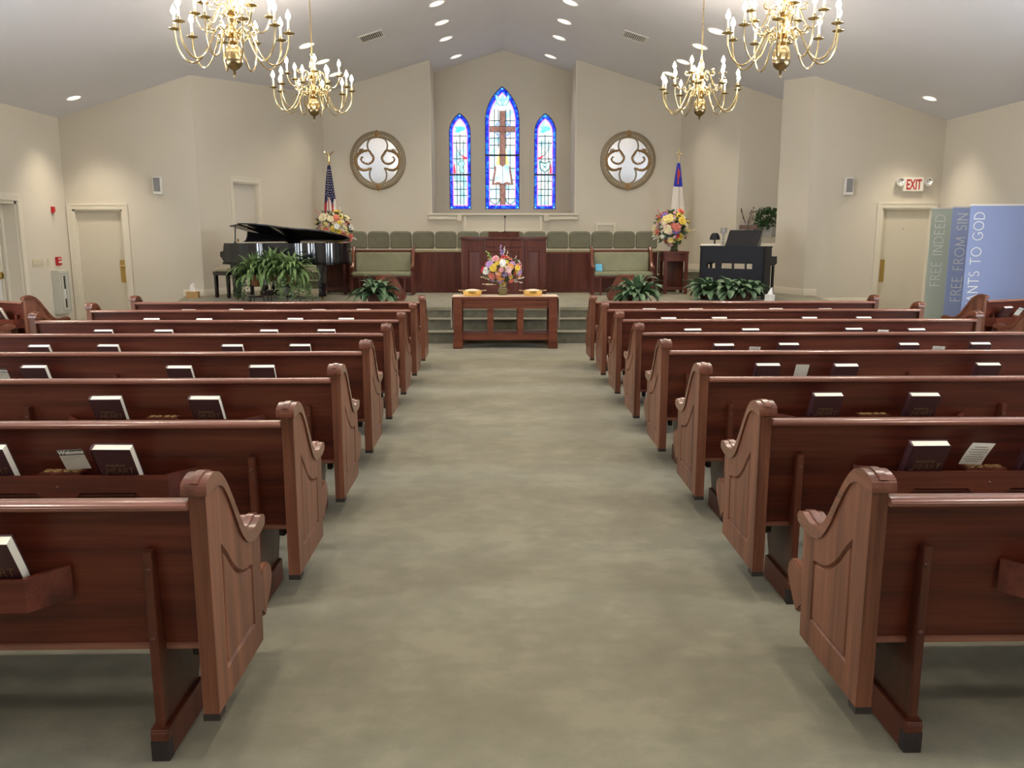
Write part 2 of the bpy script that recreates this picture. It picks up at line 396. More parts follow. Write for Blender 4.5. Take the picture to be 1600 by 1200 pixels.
# doors
def door(name, P0, P1, s0, s1, z0, z1, label, out=1, handle='right', leaf='door', cas=.1, plate=True):
    m = onwall(P0, P1, out); t = thing(name, label, 'door', (0, 0, 0), kind='structure'); t.matrix_world = m
    # casing around the opening
    MB().plate([(s0-cas, z0), (s0-cas, z1+cas), (s1+cas, z1+cas), (s1+cas, z0), (s1, z0), (s1, z1), (s0, z1), (s0, z0)], [], lambda u, v, w: Vector((u, -w, v)), .02).plate([(s0-cas+.004, z0), (s0-cas+.004, z1+cas-.004), (s1+cas-.004, z1+cas-.004), (s1+cas-.004, z0), (s1+cas-.03, z0), (s1+cas-.03, z1+cas-.03), (s0-cas+.03, z1+cas-.03), (s0-cas+.03, z0)], [], lambda u, v, w: Vector((u, -w, v)), .026).build('casing', M['trim'], t)
    MB().box(s0, s0+.03, .0, .12, z0, z1).box(s1-.03, s1, .0, .12, z0, z1).box(s0, s1, 0, .12, z1-.03, z1).build('door_frame', M['trim'], t)
    MB().box(s0+.03, s1-.03, .07, .11, z0+.01, z1-.03).build('door_leaf', M[leaf], t)
    if plate:
        hx = s1-.1 if handle == 'right' else s0+.1
        MB().box(hx-.05, hx+.05, .064, .07, z0+.75, z0+1.16).build('push_plate', M['brass_dull'], t, .002)
    return t
t = door('door_1', (XL, YA), ABL, .112, 1.003, 0, 2.065, 'plain cream door with a brass plate, next to the extinguisher cabinet')
MB().lathe([(0, 0), (.03, .0), (.03, .01), (.012, .02), (.012, .04), (.03, .05), (.03, .07), (0, .08)], 14).build('knob', M['brass'], t, loc=(.91, .064, 1.05), rot=(rad(90), 0, 0))
t = door('door_2', ABL, BCL, 1.08, 1.935, .5, 2.626, 'cream door on the stage behind the grand piano', plate=False, leaf='door_grey')
MB().lathe([(0, 0), (.035, .0), (.035, .008), (.012, .015), (.012, .04), (.03, .05), (.03, .07), (0, .08)], 14).build('knob', M['brass'], t, loc=(1.17, .07, 1.51), rot=(rad(90), 0, 0))
t = door('door_3', ABR, (XR, YA), 1.377, 2.30, 0, 2.096, 'cream exit door half hidden by the green banner', handle='left')
MB().lathe([(0, 0), (.012, .0), (.012, .006), (0, .008)], 10).build('peephole', M['chrome'], t, loc=(1.82, .07, 1.727), rot=(rad(90), 0, 0))
m = onwall((XL, YB), (XL, YA)); t = thing('door_4', 'double door with a brass push bar in the side wall', 'door', kind='structure'); t.matrix_world = m
a, bq = sx(11.95), sx(13.79)
MB().plate([(a-.12, 0), (a-.12, 2.27), (bq+.12, 2.27), (bq+.12, 0), (bq, 0), (bq, 2.148), (a, 2.148), (a, 0)], [], lambda u, v, w: Vector((u, -w, v)), .03).build('casing', M['trim'], t, .006)
MB().box(bq-.04, bq, 0, .3, 0, 2.148).box(a, a+.04, 0, .3, 0, 2.148).box(a, bq, 0, .3, 2.1, 2.148).box(bq-.1, bq-.04, .2, .3, 0, 2.1).box(bq-.16, bq-.12, .24, .3, 0, 2.1).build('door_frame', M['trim'], t)
MB().box(a+.04, bq-.1, .27, .31, .01, 2.1).build('door_leaf', M['white_plastic'], t)
MB().box(a+.2, bq-.2, .2, .25, .93, 1.0).box(bq-.25, bq-.18, .2, .27, .91, 1.02).build('push_bar', M['brass_dull'], t, .006)

# daylight windows of the side walls (frosted panes)
M['day'] = emis('frosted_daylight_pane', (.78, .88, 1.0), 10.5)
wn = 4
for side, X, out in ((-1, XL, 1), (1, XR, -1)):
    for i, (a, b2) in enumerate(SIDEWIN):
        m = onwall((X, YB), (X, YA), out); t = thing('window_%d' % wn, 'tall frosted side window, %s from the stage, %s wall' % (ORD[2-i], 'piano side' if side < 0 else 'organ side'), 'window', kind='structure'); t.matrix_world = m; wn += 1
        s0, s1 = sx(a), sx(b2)
        MB().plate(rect(s0-.1, s1+.1, .8, 3.1), [rect(s0, s1, .9, 3.0)], lambda u, v, w: Vector((u, -w, v)), .025).box(s0, s1, .05, .08, 1.93, 1.97).box((s0+s1)/2-.015, (s0+s1)/2+.015, .05, .08, .9, 3.0).build('window_frame', M['trim'], t)
        MB().box(s0, s1, .08, .1, .9, 3.0).build('pane', M['day'], t)

# ------------------------------------------------------------------ pews
PL = 3.43            # length of a long pew
TOPC = smooth_path([(-.012, .862), (-.006, .884), (.02, .897), (.065, .903), (.115, .888), (.155, .858), (.195, .812), (.245, .742), (.295, .672), (.335, .630), (.375, .607), (.42, .597), (.465, .602), (.505, .612), (.54, .607), (.556, .588), (.55, .566)], 3)
CAPIN = smooth_path([(.50, .553), (.46, .553), (.415, .553), (.37, .563), (.33, .586), (.29, .627), (.25, .683), (.205, .751), (.165, .806), (.13, .838), (.085, .853), (.035, .852), (-.012, .850)], 3)
OUTL = [(0, .148), (.483, .148), (.497, .40), (.507, .565)] + [p for p in CAPIN[::-1]][::-1][1:-2] + [(.0, .853)]
PANEL = [(.095, .248), (.40, .248), (.407, .466)] + smooth_path([(.395, .474), (.35, .480), (.30, .494), (.25, .522), (.20, .565), (.15, .622), (.105, .664)], 3)
def end_bm(face):
    """pew end 5 cm thick between x = 0 (inner) and face*.05 (outer, routed panel)"""
    b = MB(); w = .05*face
    A = [b.v((0, y, z)) for y, z in OUTL]; B = [b.v((w, y, z)) for y, z in OUTL]; n = len(OUTL)
    for i in range(n): b.f([A[i], A[(i+1) % n], B[(i+1) % n], B[i]])
    for tri in tessellate_polygon([[Vector((*p, 0)) for p in OUTL]]): b.f([A[i] for i in tri])
    P1 = offset_poly(PANEL, .008); P2 = offset_poly(PANEL, .018)
    L0 = [b.v((w, y, z)) for y, z in PANEL]; L1 = [b.v((w-.013*face, y, z)) for y, z in P1]; L2 = [b.v((w-.001*face, y, z)) for y, z in P2]
    vs = B+L0
    for tri in tessellate_polygon([[Vector((*p, 0)) for p in OUTL], [Vector((*p, 0)) for p in PANEL]]): b.f([vs[i] for i in tri])
    k = len(PANEL)
    for i in range(k):
        j = (i+1) % k; b.f([L0[i], L0[j], L1[j], L1[i]]); b.f([L1[i], L1[j], L2[j], L2[i]])
    for tri in tessellate_polygon([[Vector((*p, 0)) for p in P2]]): b.f([L2[i] for i in tri])
    return b
def back_y(z): return .02+(.83-z)*.09
def make_pew(L, racks):
    r = thing('pew', '', 'pew'); h = L/2
    for s in (-1, 1):
        e = end_bm(s).build('end_panel', M['wood_z'], r, loc=(s*(h-.05), 0, 0), ang=30)
        xa, xb = (-.018, .058) if s > 0 else (-.058, .018)
        b = MB(); pc = TOPC + CAPIN
        b.prism(pc, 'x', xa, xb).build('cap', M['wood_cap'], e, .011)
        xm = (xa+xb)/2; n_ = len(TOPC); nr = []
        for i in range(n_):
            d = Vector(TOPC[min(i+1, n_-1)])-Vector(TOPC[max(i-1, 0)]); d.normalize(); nr.append((TOPC[i][0]-d.y*.005, TOPC[i][1]+d.x*.005))
        MB().prism(TOPC[3:-4]+nr[3:-4][::-1], 'x', xm-.014, xm+.014).build('cap_bead', M['wood_cap'], e, .002)
        xa, xb = (.0, .051) if s > 0 else (-.051, .0)
        MB().box(xa, xb, -.004, .05, .128, .149).build('foot_pad', M['pad_dark'], e)
        MB().prism([(.485, .27), (.485, .372), (.60, .392), (.635, .385), (.66, .36), (.668, .325), (.652, .29), (.56, .2)], 'x', (.012 if s > 0 else -.042), (.042 if s > 0 else -.012)).build('seat_bracket', M['wood_z'], e, .006)
    xi = h-.05
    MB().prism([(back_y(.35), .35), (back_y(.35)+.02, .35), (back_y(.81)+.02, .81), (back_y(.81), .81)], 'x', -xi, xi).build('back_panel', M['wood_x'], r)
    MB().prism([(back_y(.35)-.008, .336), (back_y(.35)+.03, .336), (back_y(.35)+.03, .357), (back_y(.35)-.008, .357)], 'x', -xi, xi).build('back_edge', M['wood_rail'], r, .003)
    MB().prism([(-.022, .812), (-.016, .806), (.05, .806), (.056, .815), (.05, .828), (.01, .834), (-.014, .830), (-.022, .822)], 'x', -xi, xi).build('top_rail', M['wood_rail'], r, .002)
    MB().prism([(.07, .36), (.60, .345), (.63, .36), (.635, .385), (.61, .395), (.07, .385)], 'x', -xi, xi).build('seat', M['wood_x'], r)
    MB().prism([(.085, .386), (.59, .396), (.60, .41), (.58, .43), (.30, .432), (.09, .42)], 'x', -xi+.02, xi-.02).build('seat_cushion', M['cushion'], r, .006)
    for x in ((-1.53, 0, 1.53) if L > 3 else (-h+.2, h-.2)):
        sp = MB().prism([(0, 0), (0, .676), (.03, .676), (.075, .37), (.4, .355), (.3, .12), (.3, 0)], 'x', x-.014, x+.014).build('support', M['wood_post'], r, .002)
        MB().prism([(-.014, 0), (-.014, .095), (-.008, .1), (-.012, .108), (.3, .108), (.308, .095), (.308, 0)], 'x', x-.027, x+.027).build('base_block', M['wood_post'], sp, .003)
        MB().box(x-.0275, x+.0275, -.0145, .02, 0, .068).build('foot_pad', M['pad_dark'], sp)
        for z in (.62, .40):
            MB().lathe([(0, .006), (.005, .005), (.008, 0), (.008, -.002)], 10).build('bolt', M['brass_bolt'], sp, loc=(x, -.0, z), rot=(rad(90), 0, 0))
    for sg in (-1, 1):
        if L > 3: MB().box(sg*1.615-.014, sg*1.615+.014, .11, .15, .285, .35).build('under_bracket', M['pad_dark'], r, .004)
    for x in racks:
        f = .458
        low = [(-f, .522), (-.36, .522), (-.335, .532), (-.32, .548), (-.09, .548), (-.075, .532), (-.05, .522), (.05, .522), (.075, .532), (.09, .548), (.32, .548), (.335, .532), (.36, .522), (f, .522)]
        b = MB().prism([(p[0]+x, p[1]) for p in low]+[(x+f, .622), (x-f, .622)], 'y', -.078, -.066)
        for s in (-1, 1):
            b.prism([(x+s*f, -.078), (x+s*(f+.082), back_y(.6)-.012), (x+s*(f+.075), back_y(.6)), (x+s*(f-.012), -.066)], 'z', .522, .625)
        b.box(x-f, x+f, -.066, back_y(.54), .53, .54)
        rk = b.build('book_rack', M['wood_x'], r)
        MB().lathe([(0, .004), (.004, .003), (.006, 0)], 8).build('screw', M['brass_bolt'], rk, loc=(x+.0, -.078, .573), rot=(rad(90), 0, 0))
        MB().box(x-.085, x+.085, -.055, .012, .615, .628).build('cup_holder', M['wood_post'], rk, .003)
        for dx in (-.058, -.022, .022, .058):
            MB().tube([(x+dx+.0145*math.cos(a*PI/8), -.022+.0145*math.sin(a*PI/8), .6295) for a in range(16)], .0028, 6, closed=True).build('cup_ring', M['ringgold'], rk)
    return r
pewA = make_pew(PL, (-.75, .75))
pewS = make_pew(2.0, (.4,)); pewT = make_pew(2.0, (-.4,))
NTH = [ORD[7-k] for k in range(8)]
XPL, XPR = -2.572, 2.83
used = False
def put(proto, flag, loc, rz, label, group):
    o = proto if flag[0] else copy_tree(proto); flag[0] = False
    o.location = loc; o.rotation_euler = (0, 0, rz); return tag(o, label, 'pew', group)
fa, fs, ft = [True], [True], [True]
ROWY = [2.348+1.063*k for k in range(8)]
for side, xc, nm in ((-1, XPL, 'piano side'), (1, XPR, 'organ side')):
    for k in range(8):
        put(pewA, fa, (xc, ROWY[k], 0), 0, 'long mahogany pew on the %s of the centre aisle, %s from the stage' % (nm, NTH[k]), 'long pews in two blocks')
def corner_loc(p, rz, s, L=2.0):   # centre of a pew whose aisle end (local x = s*L/2) sits at p
    return (p[0]-math.cos(rz)*s*L/2, p[1]-math.sin(rz)*s*L/2, 0)
SIDE = [((-5.53, 9.83), rad(-27), 1, 'angled side pew under the extinguisher cabinet'), ((-5.72, 8.98), rad(-27), 1, 'angled side pew behind the one under the extinguisher cabinet'),
        ((5.84, 9.84), rad(24), -1, 'angled side pew before the pale blue banner'), ((5.92, 8.86), rad(24), -1, 'angled side pew behind the one before the blue banner')]
for p, rz, s, lb in SIDE: put(pewS if s > 0 else pewT, fs if s > 0 else ft, corner_loc(p, rz, s), rz, lb, 'angled side pews')

# ------------------------------------------------------------------ hymnals, cards
def strokes_glyph(ch):
    """thin capital letters as centre lines in a box 0..w x 0..1"""
    def arc(cx, cy, rx, ry, a0, a1, n=14): return [(cx+rx*math.cos(rad(a0+(a1-a0)*i/n)), cy+ry*math.sin(rad(a0+(a1-a0)*i/n))) for i in range(n+1)]
    G = {'F': (.5, [[(.08, 0), (.08, 1)], [(.08, 1), (.48, 1)], [(.08, .53), (.4, .53)]]),
         'R': (.62, [[(.08, 0), (.08, 1)], [(.08, 1), (.25, 1)]+arc(.25, .76, .25, .24, 90, -90)+[(.08, .52)], [(.26, .52), (.6, 0)]]),
         'E': (.52, [[(.08, 0), (.08, 1)], [(.08, 1), (.48, 1)], [(.08, .53), (.42, .53)], [(.08, 0), (.5, 0)]]),
         'I': (.18, [[(.09, 0), (.09, 1)]]),
         'N': (.78, [[(.09, 0), (.09, 1)], [(.09, 1), (.69, 0)], [(.69, 0), (.69, 1)]]),
         'D': (.78, [[(.08, 0), (.08, 1), (.28, 1)]+arc(.28, .5, .44, .5, 90, -90)+[(.08, 0)]]),
         'O': (.95, [arc(.475, .5, .42, .5, 0, 360, 28)]),
         'M': (.95, [[(.08, 0), (.14, 1)], [(.14, 1), (.475, .1)], [(.475, .1), (.81, 1)], [(.81, 1), (.87, 0)]]),
         'S': (.52, [arc(.27, .76, .2, .24, 40, 250, 12)+arc(.25, .26, .22, .26, 75, -150, 14)]),
         'V': (.75, [[(.04, 1), (.375, 0)], [(.375, 0), (.71, 1)]]),
         'A': (.75, [[(.04, 0), (.375, 1)], [(.375, 1), (.71, 0)], [(.17, .36), (.58, .36)]]),
         'T': (.7, [[(.35, 0), (.35, 1)], [(.02, 1), (.68, 1)]]),
         'G': (.88, [arc(.47, .5, .4, .5, 42, 318, 22), [(.78, .12), (.78, .44)], [(.56, .44), (.84, .44)]]),
         'H': (.75, [[(.09, 0), (.09, 1)], [(.66, 0), (.66, 1)], [(.09, .52), (.66, .52)]]),
         ' ': (.4, [])}
    return G[ch]
def stroke_text(b, body, size, mp, wt=.06, gap=.14, th=.002, center=True, serif=True):
    """flat strokes; mp(u, v, w) -> point"""
    W = sum(strokes_glyph(c)[0]+gap for c in body)-gap; u0 = -W/2 if center else 0
    for c in body:
        w, ls = strokes_glyph(c)
        for l in ls:
            P = [Vector((u0+x, y)) for x, y in l]
            for i in range(len(P)-1):
                d = (P[i+1]-P[i])
                if d.length < 1e-6: continue
                d.normalize(); n = Vector((-d.y, d.x))*wt/2; e = d*wt*.2
                q = [P[i]-n-e, P[i+1]-n+e, P[i+1]+n+e, P[i]+n-e]
                A = [b.v(mp(p.x*size, p.y*size, 0)) for p in q]; B = [b.v(mp(p.x*size, p.y*size, th)) for p in q]
                b.f(B); b.f(A)
                for j in range(4): b.f([A[j], A[(j+1) % 4], B[(j+1) % 4], B[j]])
            if serif and len(P) == 2:
                for p in P:
                    if abs(P[0].x-P[1].x) < .5 and (p.y < .01 or p.y > .99) and abs(P[0].y-P[1].y) > .5:
                        q = [p+Vector((-.07, -.018)), p+Vector((.07, -.018)), p+Vector((.07, .018)), p+Vector((-.07, .018))]
                        A = [b.v(mp(v.x*size, v.y*size, 0)) for v in q]; B = [b.v(mp(v.x*size, v.y*size, th)) for v in q]
                        b.f(B); b.f(A)
        u0 += w+gap
    return W*size
BW, BH, BT = .162, .222, .04
def make_hymnal():
    r = thing('hymnal', '', 'book')
    b = MB().box(-BW/2, BW/2, -BT/2, -BT/2+.003, 0, BH).box(-BW/2, BW/2, BT/2-.003, BT/2, 0, BH).prism([(-BW/2, -BT/2), (-BW/2+.004, -BT/2), (-BW/2+.004, BT/2), (-BW/2, BT/2), (-BW/2-.006, BT/4), (-BW/2-.006, -BT/4)], 'z', 0, BH)
    b.build('cover', M['maroon'], r)
    MB().box(-BW/2+.004, BW/2-.003, -BT/2+.003, BT/2-.003, .004, BH-.003).build('pages', M['pages'], r)
    b = MB(); mp = lambda u, v, w: Vector((u+.008+v*.12, -BT/2-.0004-w, .094+v))
    stroke_text(b, 'HEART', .03, mp, .11, .12, .0006)
    b.tube([(-.052, -BT/2-.0008, .098), (-.06, -BT/2-.0008, .092), (-.053, -BT/2-.0008, .088), (-.04, -BT/2-.0008, .1)], .0012, 5)
    x = -.042
    for i, w in enumerate((.01, .006, .009, .007, .008, .006, .011, .007, .009, .006)):   # worn small line of lettering
        b.box(x, x+w*.75, -BT/2-.0008, -BT/2, .133, .133+.007*(1 if i % 3 else 1.4)); x += w
    b.build('gold_lettering', M['gold_foil'], r)
    return r
hy = make_hymnal(); fh = [True]
BOOKS = {-1: {0: [0, 1], 1: [0, 1], 2: [0, 1], 3: [0, 1, 2], 4: [0, 1, 2, 3], 5: [0, 1, 2, 3], 6: [0, 1, 2, 3], 7: [0, 1, 2, 3]},
         1: {1: [0, 1], 2: [0, 1], 3: [0, 1, 2], 4: [0, 1, 2, 3], 5: [0, 1, 2, 3], 6: [0, 1, 2, 3], 7: [0, 1, 2, 3]}}
XB = {-1: [-1.56, -2.085, -3.04, -3.59], 1: [1.805, 2.335, 3.295, 3.875]}
XBX = {(-1, 0, 0): -1.463, (-1, 0, 1): -2.0, (1, 1, 1): 2.30}
def lean(o, x, y, z, rx, rz=0): o.matrix_world = Matrix.Translation((x, y, z)) @ Matrix.Rotation(rz, 4, 'Z') @ Matrix.Rotation(rx, 4, 'X')
for s, nm in ((-1, 'piano side'), (1, 'organ side')):
    for k, l in BOOKS[s].items():
        for i in l:
            o = hy if fh[0] else copy_tree(hy); fh[0] = False
            x = XBX.get((s, k, i), XB[s][i]+random.uniform(-.012, .012)); rx = rad(27+random.uniform(-1.5, 1.5))
            o.rotation_euler = (rx, 0, rad(random.uniform(-2, 2))); o.location = (x, ROWY[k]+.002, .5525)
            tag(o, 'maroon hymnal %s from the aisle, in racks of %s pew from stage, %s' % (ORD[i], NTH[k], nm), 'book', 'hymnals in the pew racks')
def on_side(i, lx, ly):
    p, rz, s, lb = SIDE[i]; c = corner_loc(p, rz, s); return (c[0]+math.cos(rz)*lx-math.sin(rz)*ly, c[1]+math.sin(rz)*lx+math.cos(rz)*ly, rz)
for i, lx, lb in ((0, .60, 'maroon hymnal in the angled side pew under the extinguisher cabinet'), (2, -.68, 'maroon hymnal nearer the aisle in the angled side pew before the blue banner'), (2, -.20, 'maroon hymnal further from the aisle in the angled side pew before the blue banner')):
    o = copy_tree(hy); x, y, rz = on_side(i, lx, .006); o.location = (x, y, .5525); o.rotation_euler = (rad(27), 0, rz); tag(o, lb, 'book', 'hymnals in the pew racks')

def make_card():
    r = thing('welcome_card', '', 'card')
    MB().box(-.051, .051, -.0008, .0008, 0, .082).build('card_face', M['paper'], r)
    MB().box(-.051, .051, -.0012, .0008, .082, .112).build('header_band', M['header'], r)
    me = text_mesh('Welcome', .026, .25, .0012); me.materials.append(M['paper_white'])
    link('lettering', me, r, (0, -.0016, .090), (rad(90), 0, 0))
    b = MB()
    for j in range(2): b.box(-.04, .03-.02*j, -.0014, -.0008, .07-.011*j, .0715-.011*j)
    b.build('print', M['greyink'], r); return r
cd = make_card(); fc = [True]
for x, y, rz, ry, lb in ((-1.76, ROWY[1]-.03, 0, rad(-3), 'welcome card with a dark header in the seventh pew from the stage, piano side'), (-3.30, ROWY[3]-.03, 0, rad(2), 'welcome card with a dark header in the fifth pew from the stage, piano side')):
    o = cd if fc[0] else copy_tree(cd); fc[0] = False
    o.matrix_world = Matrix.Translation((x+.01, y, .639)) @ Matrix.Rotation(ry, 4, 'Y') @ Matrix.Rotation(rad(30), 4, 'X'); tag(o, lb, 'card', 'welcome cards')
o = copy_tree(cd); x, y, rz = on_side(2, -.43, -.03); o.matrix_world = Matrix.Translation((x, y, .639)) @ Matrix.Rotation(rz, 4, 'Z') @ Matrix.Rotation(rad(8), 4, 'Y') @ Matrix.Rotation(rad(30), 4, 'X'); tag(o, 'tilted welcome card between hymnals in the angled pew before the blue banner', 'card', 'welcome cards')
def make_slip(w, h, curl, lines=True):
    r = thing('paper_slip', '', 'paper'); n = 8
    def p(x, t, e): return (x+curl*1.1*t*t, .03*t*t*(1 if curl else .2)+e, h*t*(1-.12*abs(curl)/.05*t if curl else 1))
    b = MB()
    for e in (0, .0008): b.strip([p(-w/2, i/n, e) for i in range(n+1)], [p(w/2, i/n, e) for i in range(n+1)])
    b.build('sheet', M['paper'], r)
    if lines:
        b = MB()
        for j in range(7):
            t = .16+.11*j; ww = w*.4*(1 if j % 3 else .7)
            b.strip([p(-ww, t, -.0006), p(-ww, t+.035, -.0006)], [p(ww, t, -.0006), p(ww, t+.035, -.0006)])
        b.build('print', M['greyink'], r)
    return r
for x, k, w, h, cu, ry, ln, lb in ((2.025, 1, .098, .105, .035, 16, True, 'curled printed slip standing in the seventh pew from the stage, organ side'), (2.06, 3, .09, .12, .0, 8, False, 'upright blank paper slip in the fifth pew from the stage, organ side'),
        (2.07, 4, .09, .095, .0, 14, True, 'printed slip nearer the aisle in the fourth pew from the stage, organ side'), (3.555, 4, .1, .095, .0, 18, True, 'printed slip further from the aisle in the fourth pew, organ side'), (3.585, 5, .1, .1, .02, 16, True, 'grey printed slip in the third pew from the stage, organ side')):
    o = make_slip(w, h, cu, ln); o.matrix_world = Matrix.Translation((x-.01, ROWY[k]-.03, .639)) @ Matrix.Rotation(rad(ry*.15), 4, 'Y') @ Matrix.Rotation(rad(28), 4, 'X'); tag(o, lb, 'paper', 'paper slips in the racks')

# ------------------------------------------------------------------ stained glass windows
def glass(name, stops, scale, strength, vor=False):
    m, nt, b = new_mat(name)
    v = mapped(nt, (1, 1, 1), False)
    if vor:
        n = nt.nodes.new('ShaderNodeTexVoronoi'); n.inputs['Scale'].default_value = scale; nt.links.new(v, n.inputs['Vector'])
        sp = nt.nodes.new('ShaderNodeSeparateColor'); nt.links.new(n.outputs['Color'], sp.inputs[0]); f = sp.outputs[0]
    else: f = noise(nt, v, scale, 3)
    c = ramp(nt, f, stops); nt.links.new(c, b.inputs['Emission Color']); nt.links.new(c, b.inputs['Base Color'])
    b.inputs['Emission Strength'].default_value = strength; b.inputs['Roughness'].default_value = .2
    return m
M['g_white'] = glass('milky_glass', [(.35, (.38, .78, .95)), (.5, (.75, .93, 1)), (.66, (1, 1, 1))], 3.2, .43)
M['g_blue'] = glass('cobalt_glass', [(.0, (.004, .01, .55)), (.45, (.01, .04, .85)), (.75, (.01, .16, .9)), (1, (.03, .35, .95))], 16, .34, True)
M['g_pink'] = glass('magenta_glass', [(.3, (.55, .12, .75)), (.7, (.9, .3, .85))], 6, .42)
M['g_cyan'] = glass('cyan_glass', [(.3, (.05, .6, .9)), (.7, (.25, .85, 1))], 6, .38)
M['g_teal'] = glass('teal_glass', [(.3, (.03, .25, .25)), (.7, (.08, .42, .42))], 9, .14)
M['g_brown'] = glass('brown_glass', [(.3, (.2, .095, .08)), (.7, (.36, .19, .15))], 14, .38)
M['g_gold'] = glass('amber_glass', [(.3, (.8, .6, .12)), (.7, (.95, .8, .3))], 8, .5)
M['g_red'] = glass('ruby_glass', [(.3, (.55, .02, .05)), (.7, (.8, .05, .1))], 8, .5)
M['g_violet'] = glass('violet_glass', [(.3, (.22, .28, .8)), (.7, (.35, .45, .9))], 8, .45)
M['g_aqua'] = glass('aqua_glass', [(.3, (.45, .9, .9)), (.7, (.4, .85, .88))], 8, .36)
M['lead'] = plain('lead_came', (.06, .11, .12), .5)
M['lead_dark'] = plain('lead_frame', (.01, .015, .05), .5)
YG = YW+.07
def inset(w, d): cx, ww, z0, zs, zt = w; return (cx, ww-2*d, z0+d, zs, zt-d*1.45)
def flat(b, pts, y, t=.004): b.plate(pts, [], lambda u, v, w: Vector((u, y-w, v)), t)
def ring_plate(b, A, B, y, t=.006): b.plate(A, [B], lambda u, v, w: Vector((u, y-w, v)), t)
def band(b, pts, w0, w1, y, t=.004):
    P = [Vector(p) for p in pts]; n = len(P); L, R = [], []
    for i in range(n):
        d = (P[min(i+1, n-1)]-P[max(i-1, 0)]).normalized(); q = Vector((-d.y, d.x)); ww = (w0+(w1-w0)*i/(n-1))/2
        L.append((P[i].x+q.x*ww, P[i].y+q.y*ww)); R.append((P[i].x-q.x*ww, P[i].y-q.y*ww))
    for i in range(n-1): flat(b, [L[i], L[i+1], R[i+1], R[i]], y, t)
WL = ['narrow stained glass window with a teal lamp emblem, piano side', 'tall central stained glass window with a brown cross and open book', 'narrow stained glass window with a shield emblem, organ side']
K = .01647
def px(x, y): return ((x-776.2)*K+.0045, 2.256+(327-y)*K)     # drawing grid of the window wall
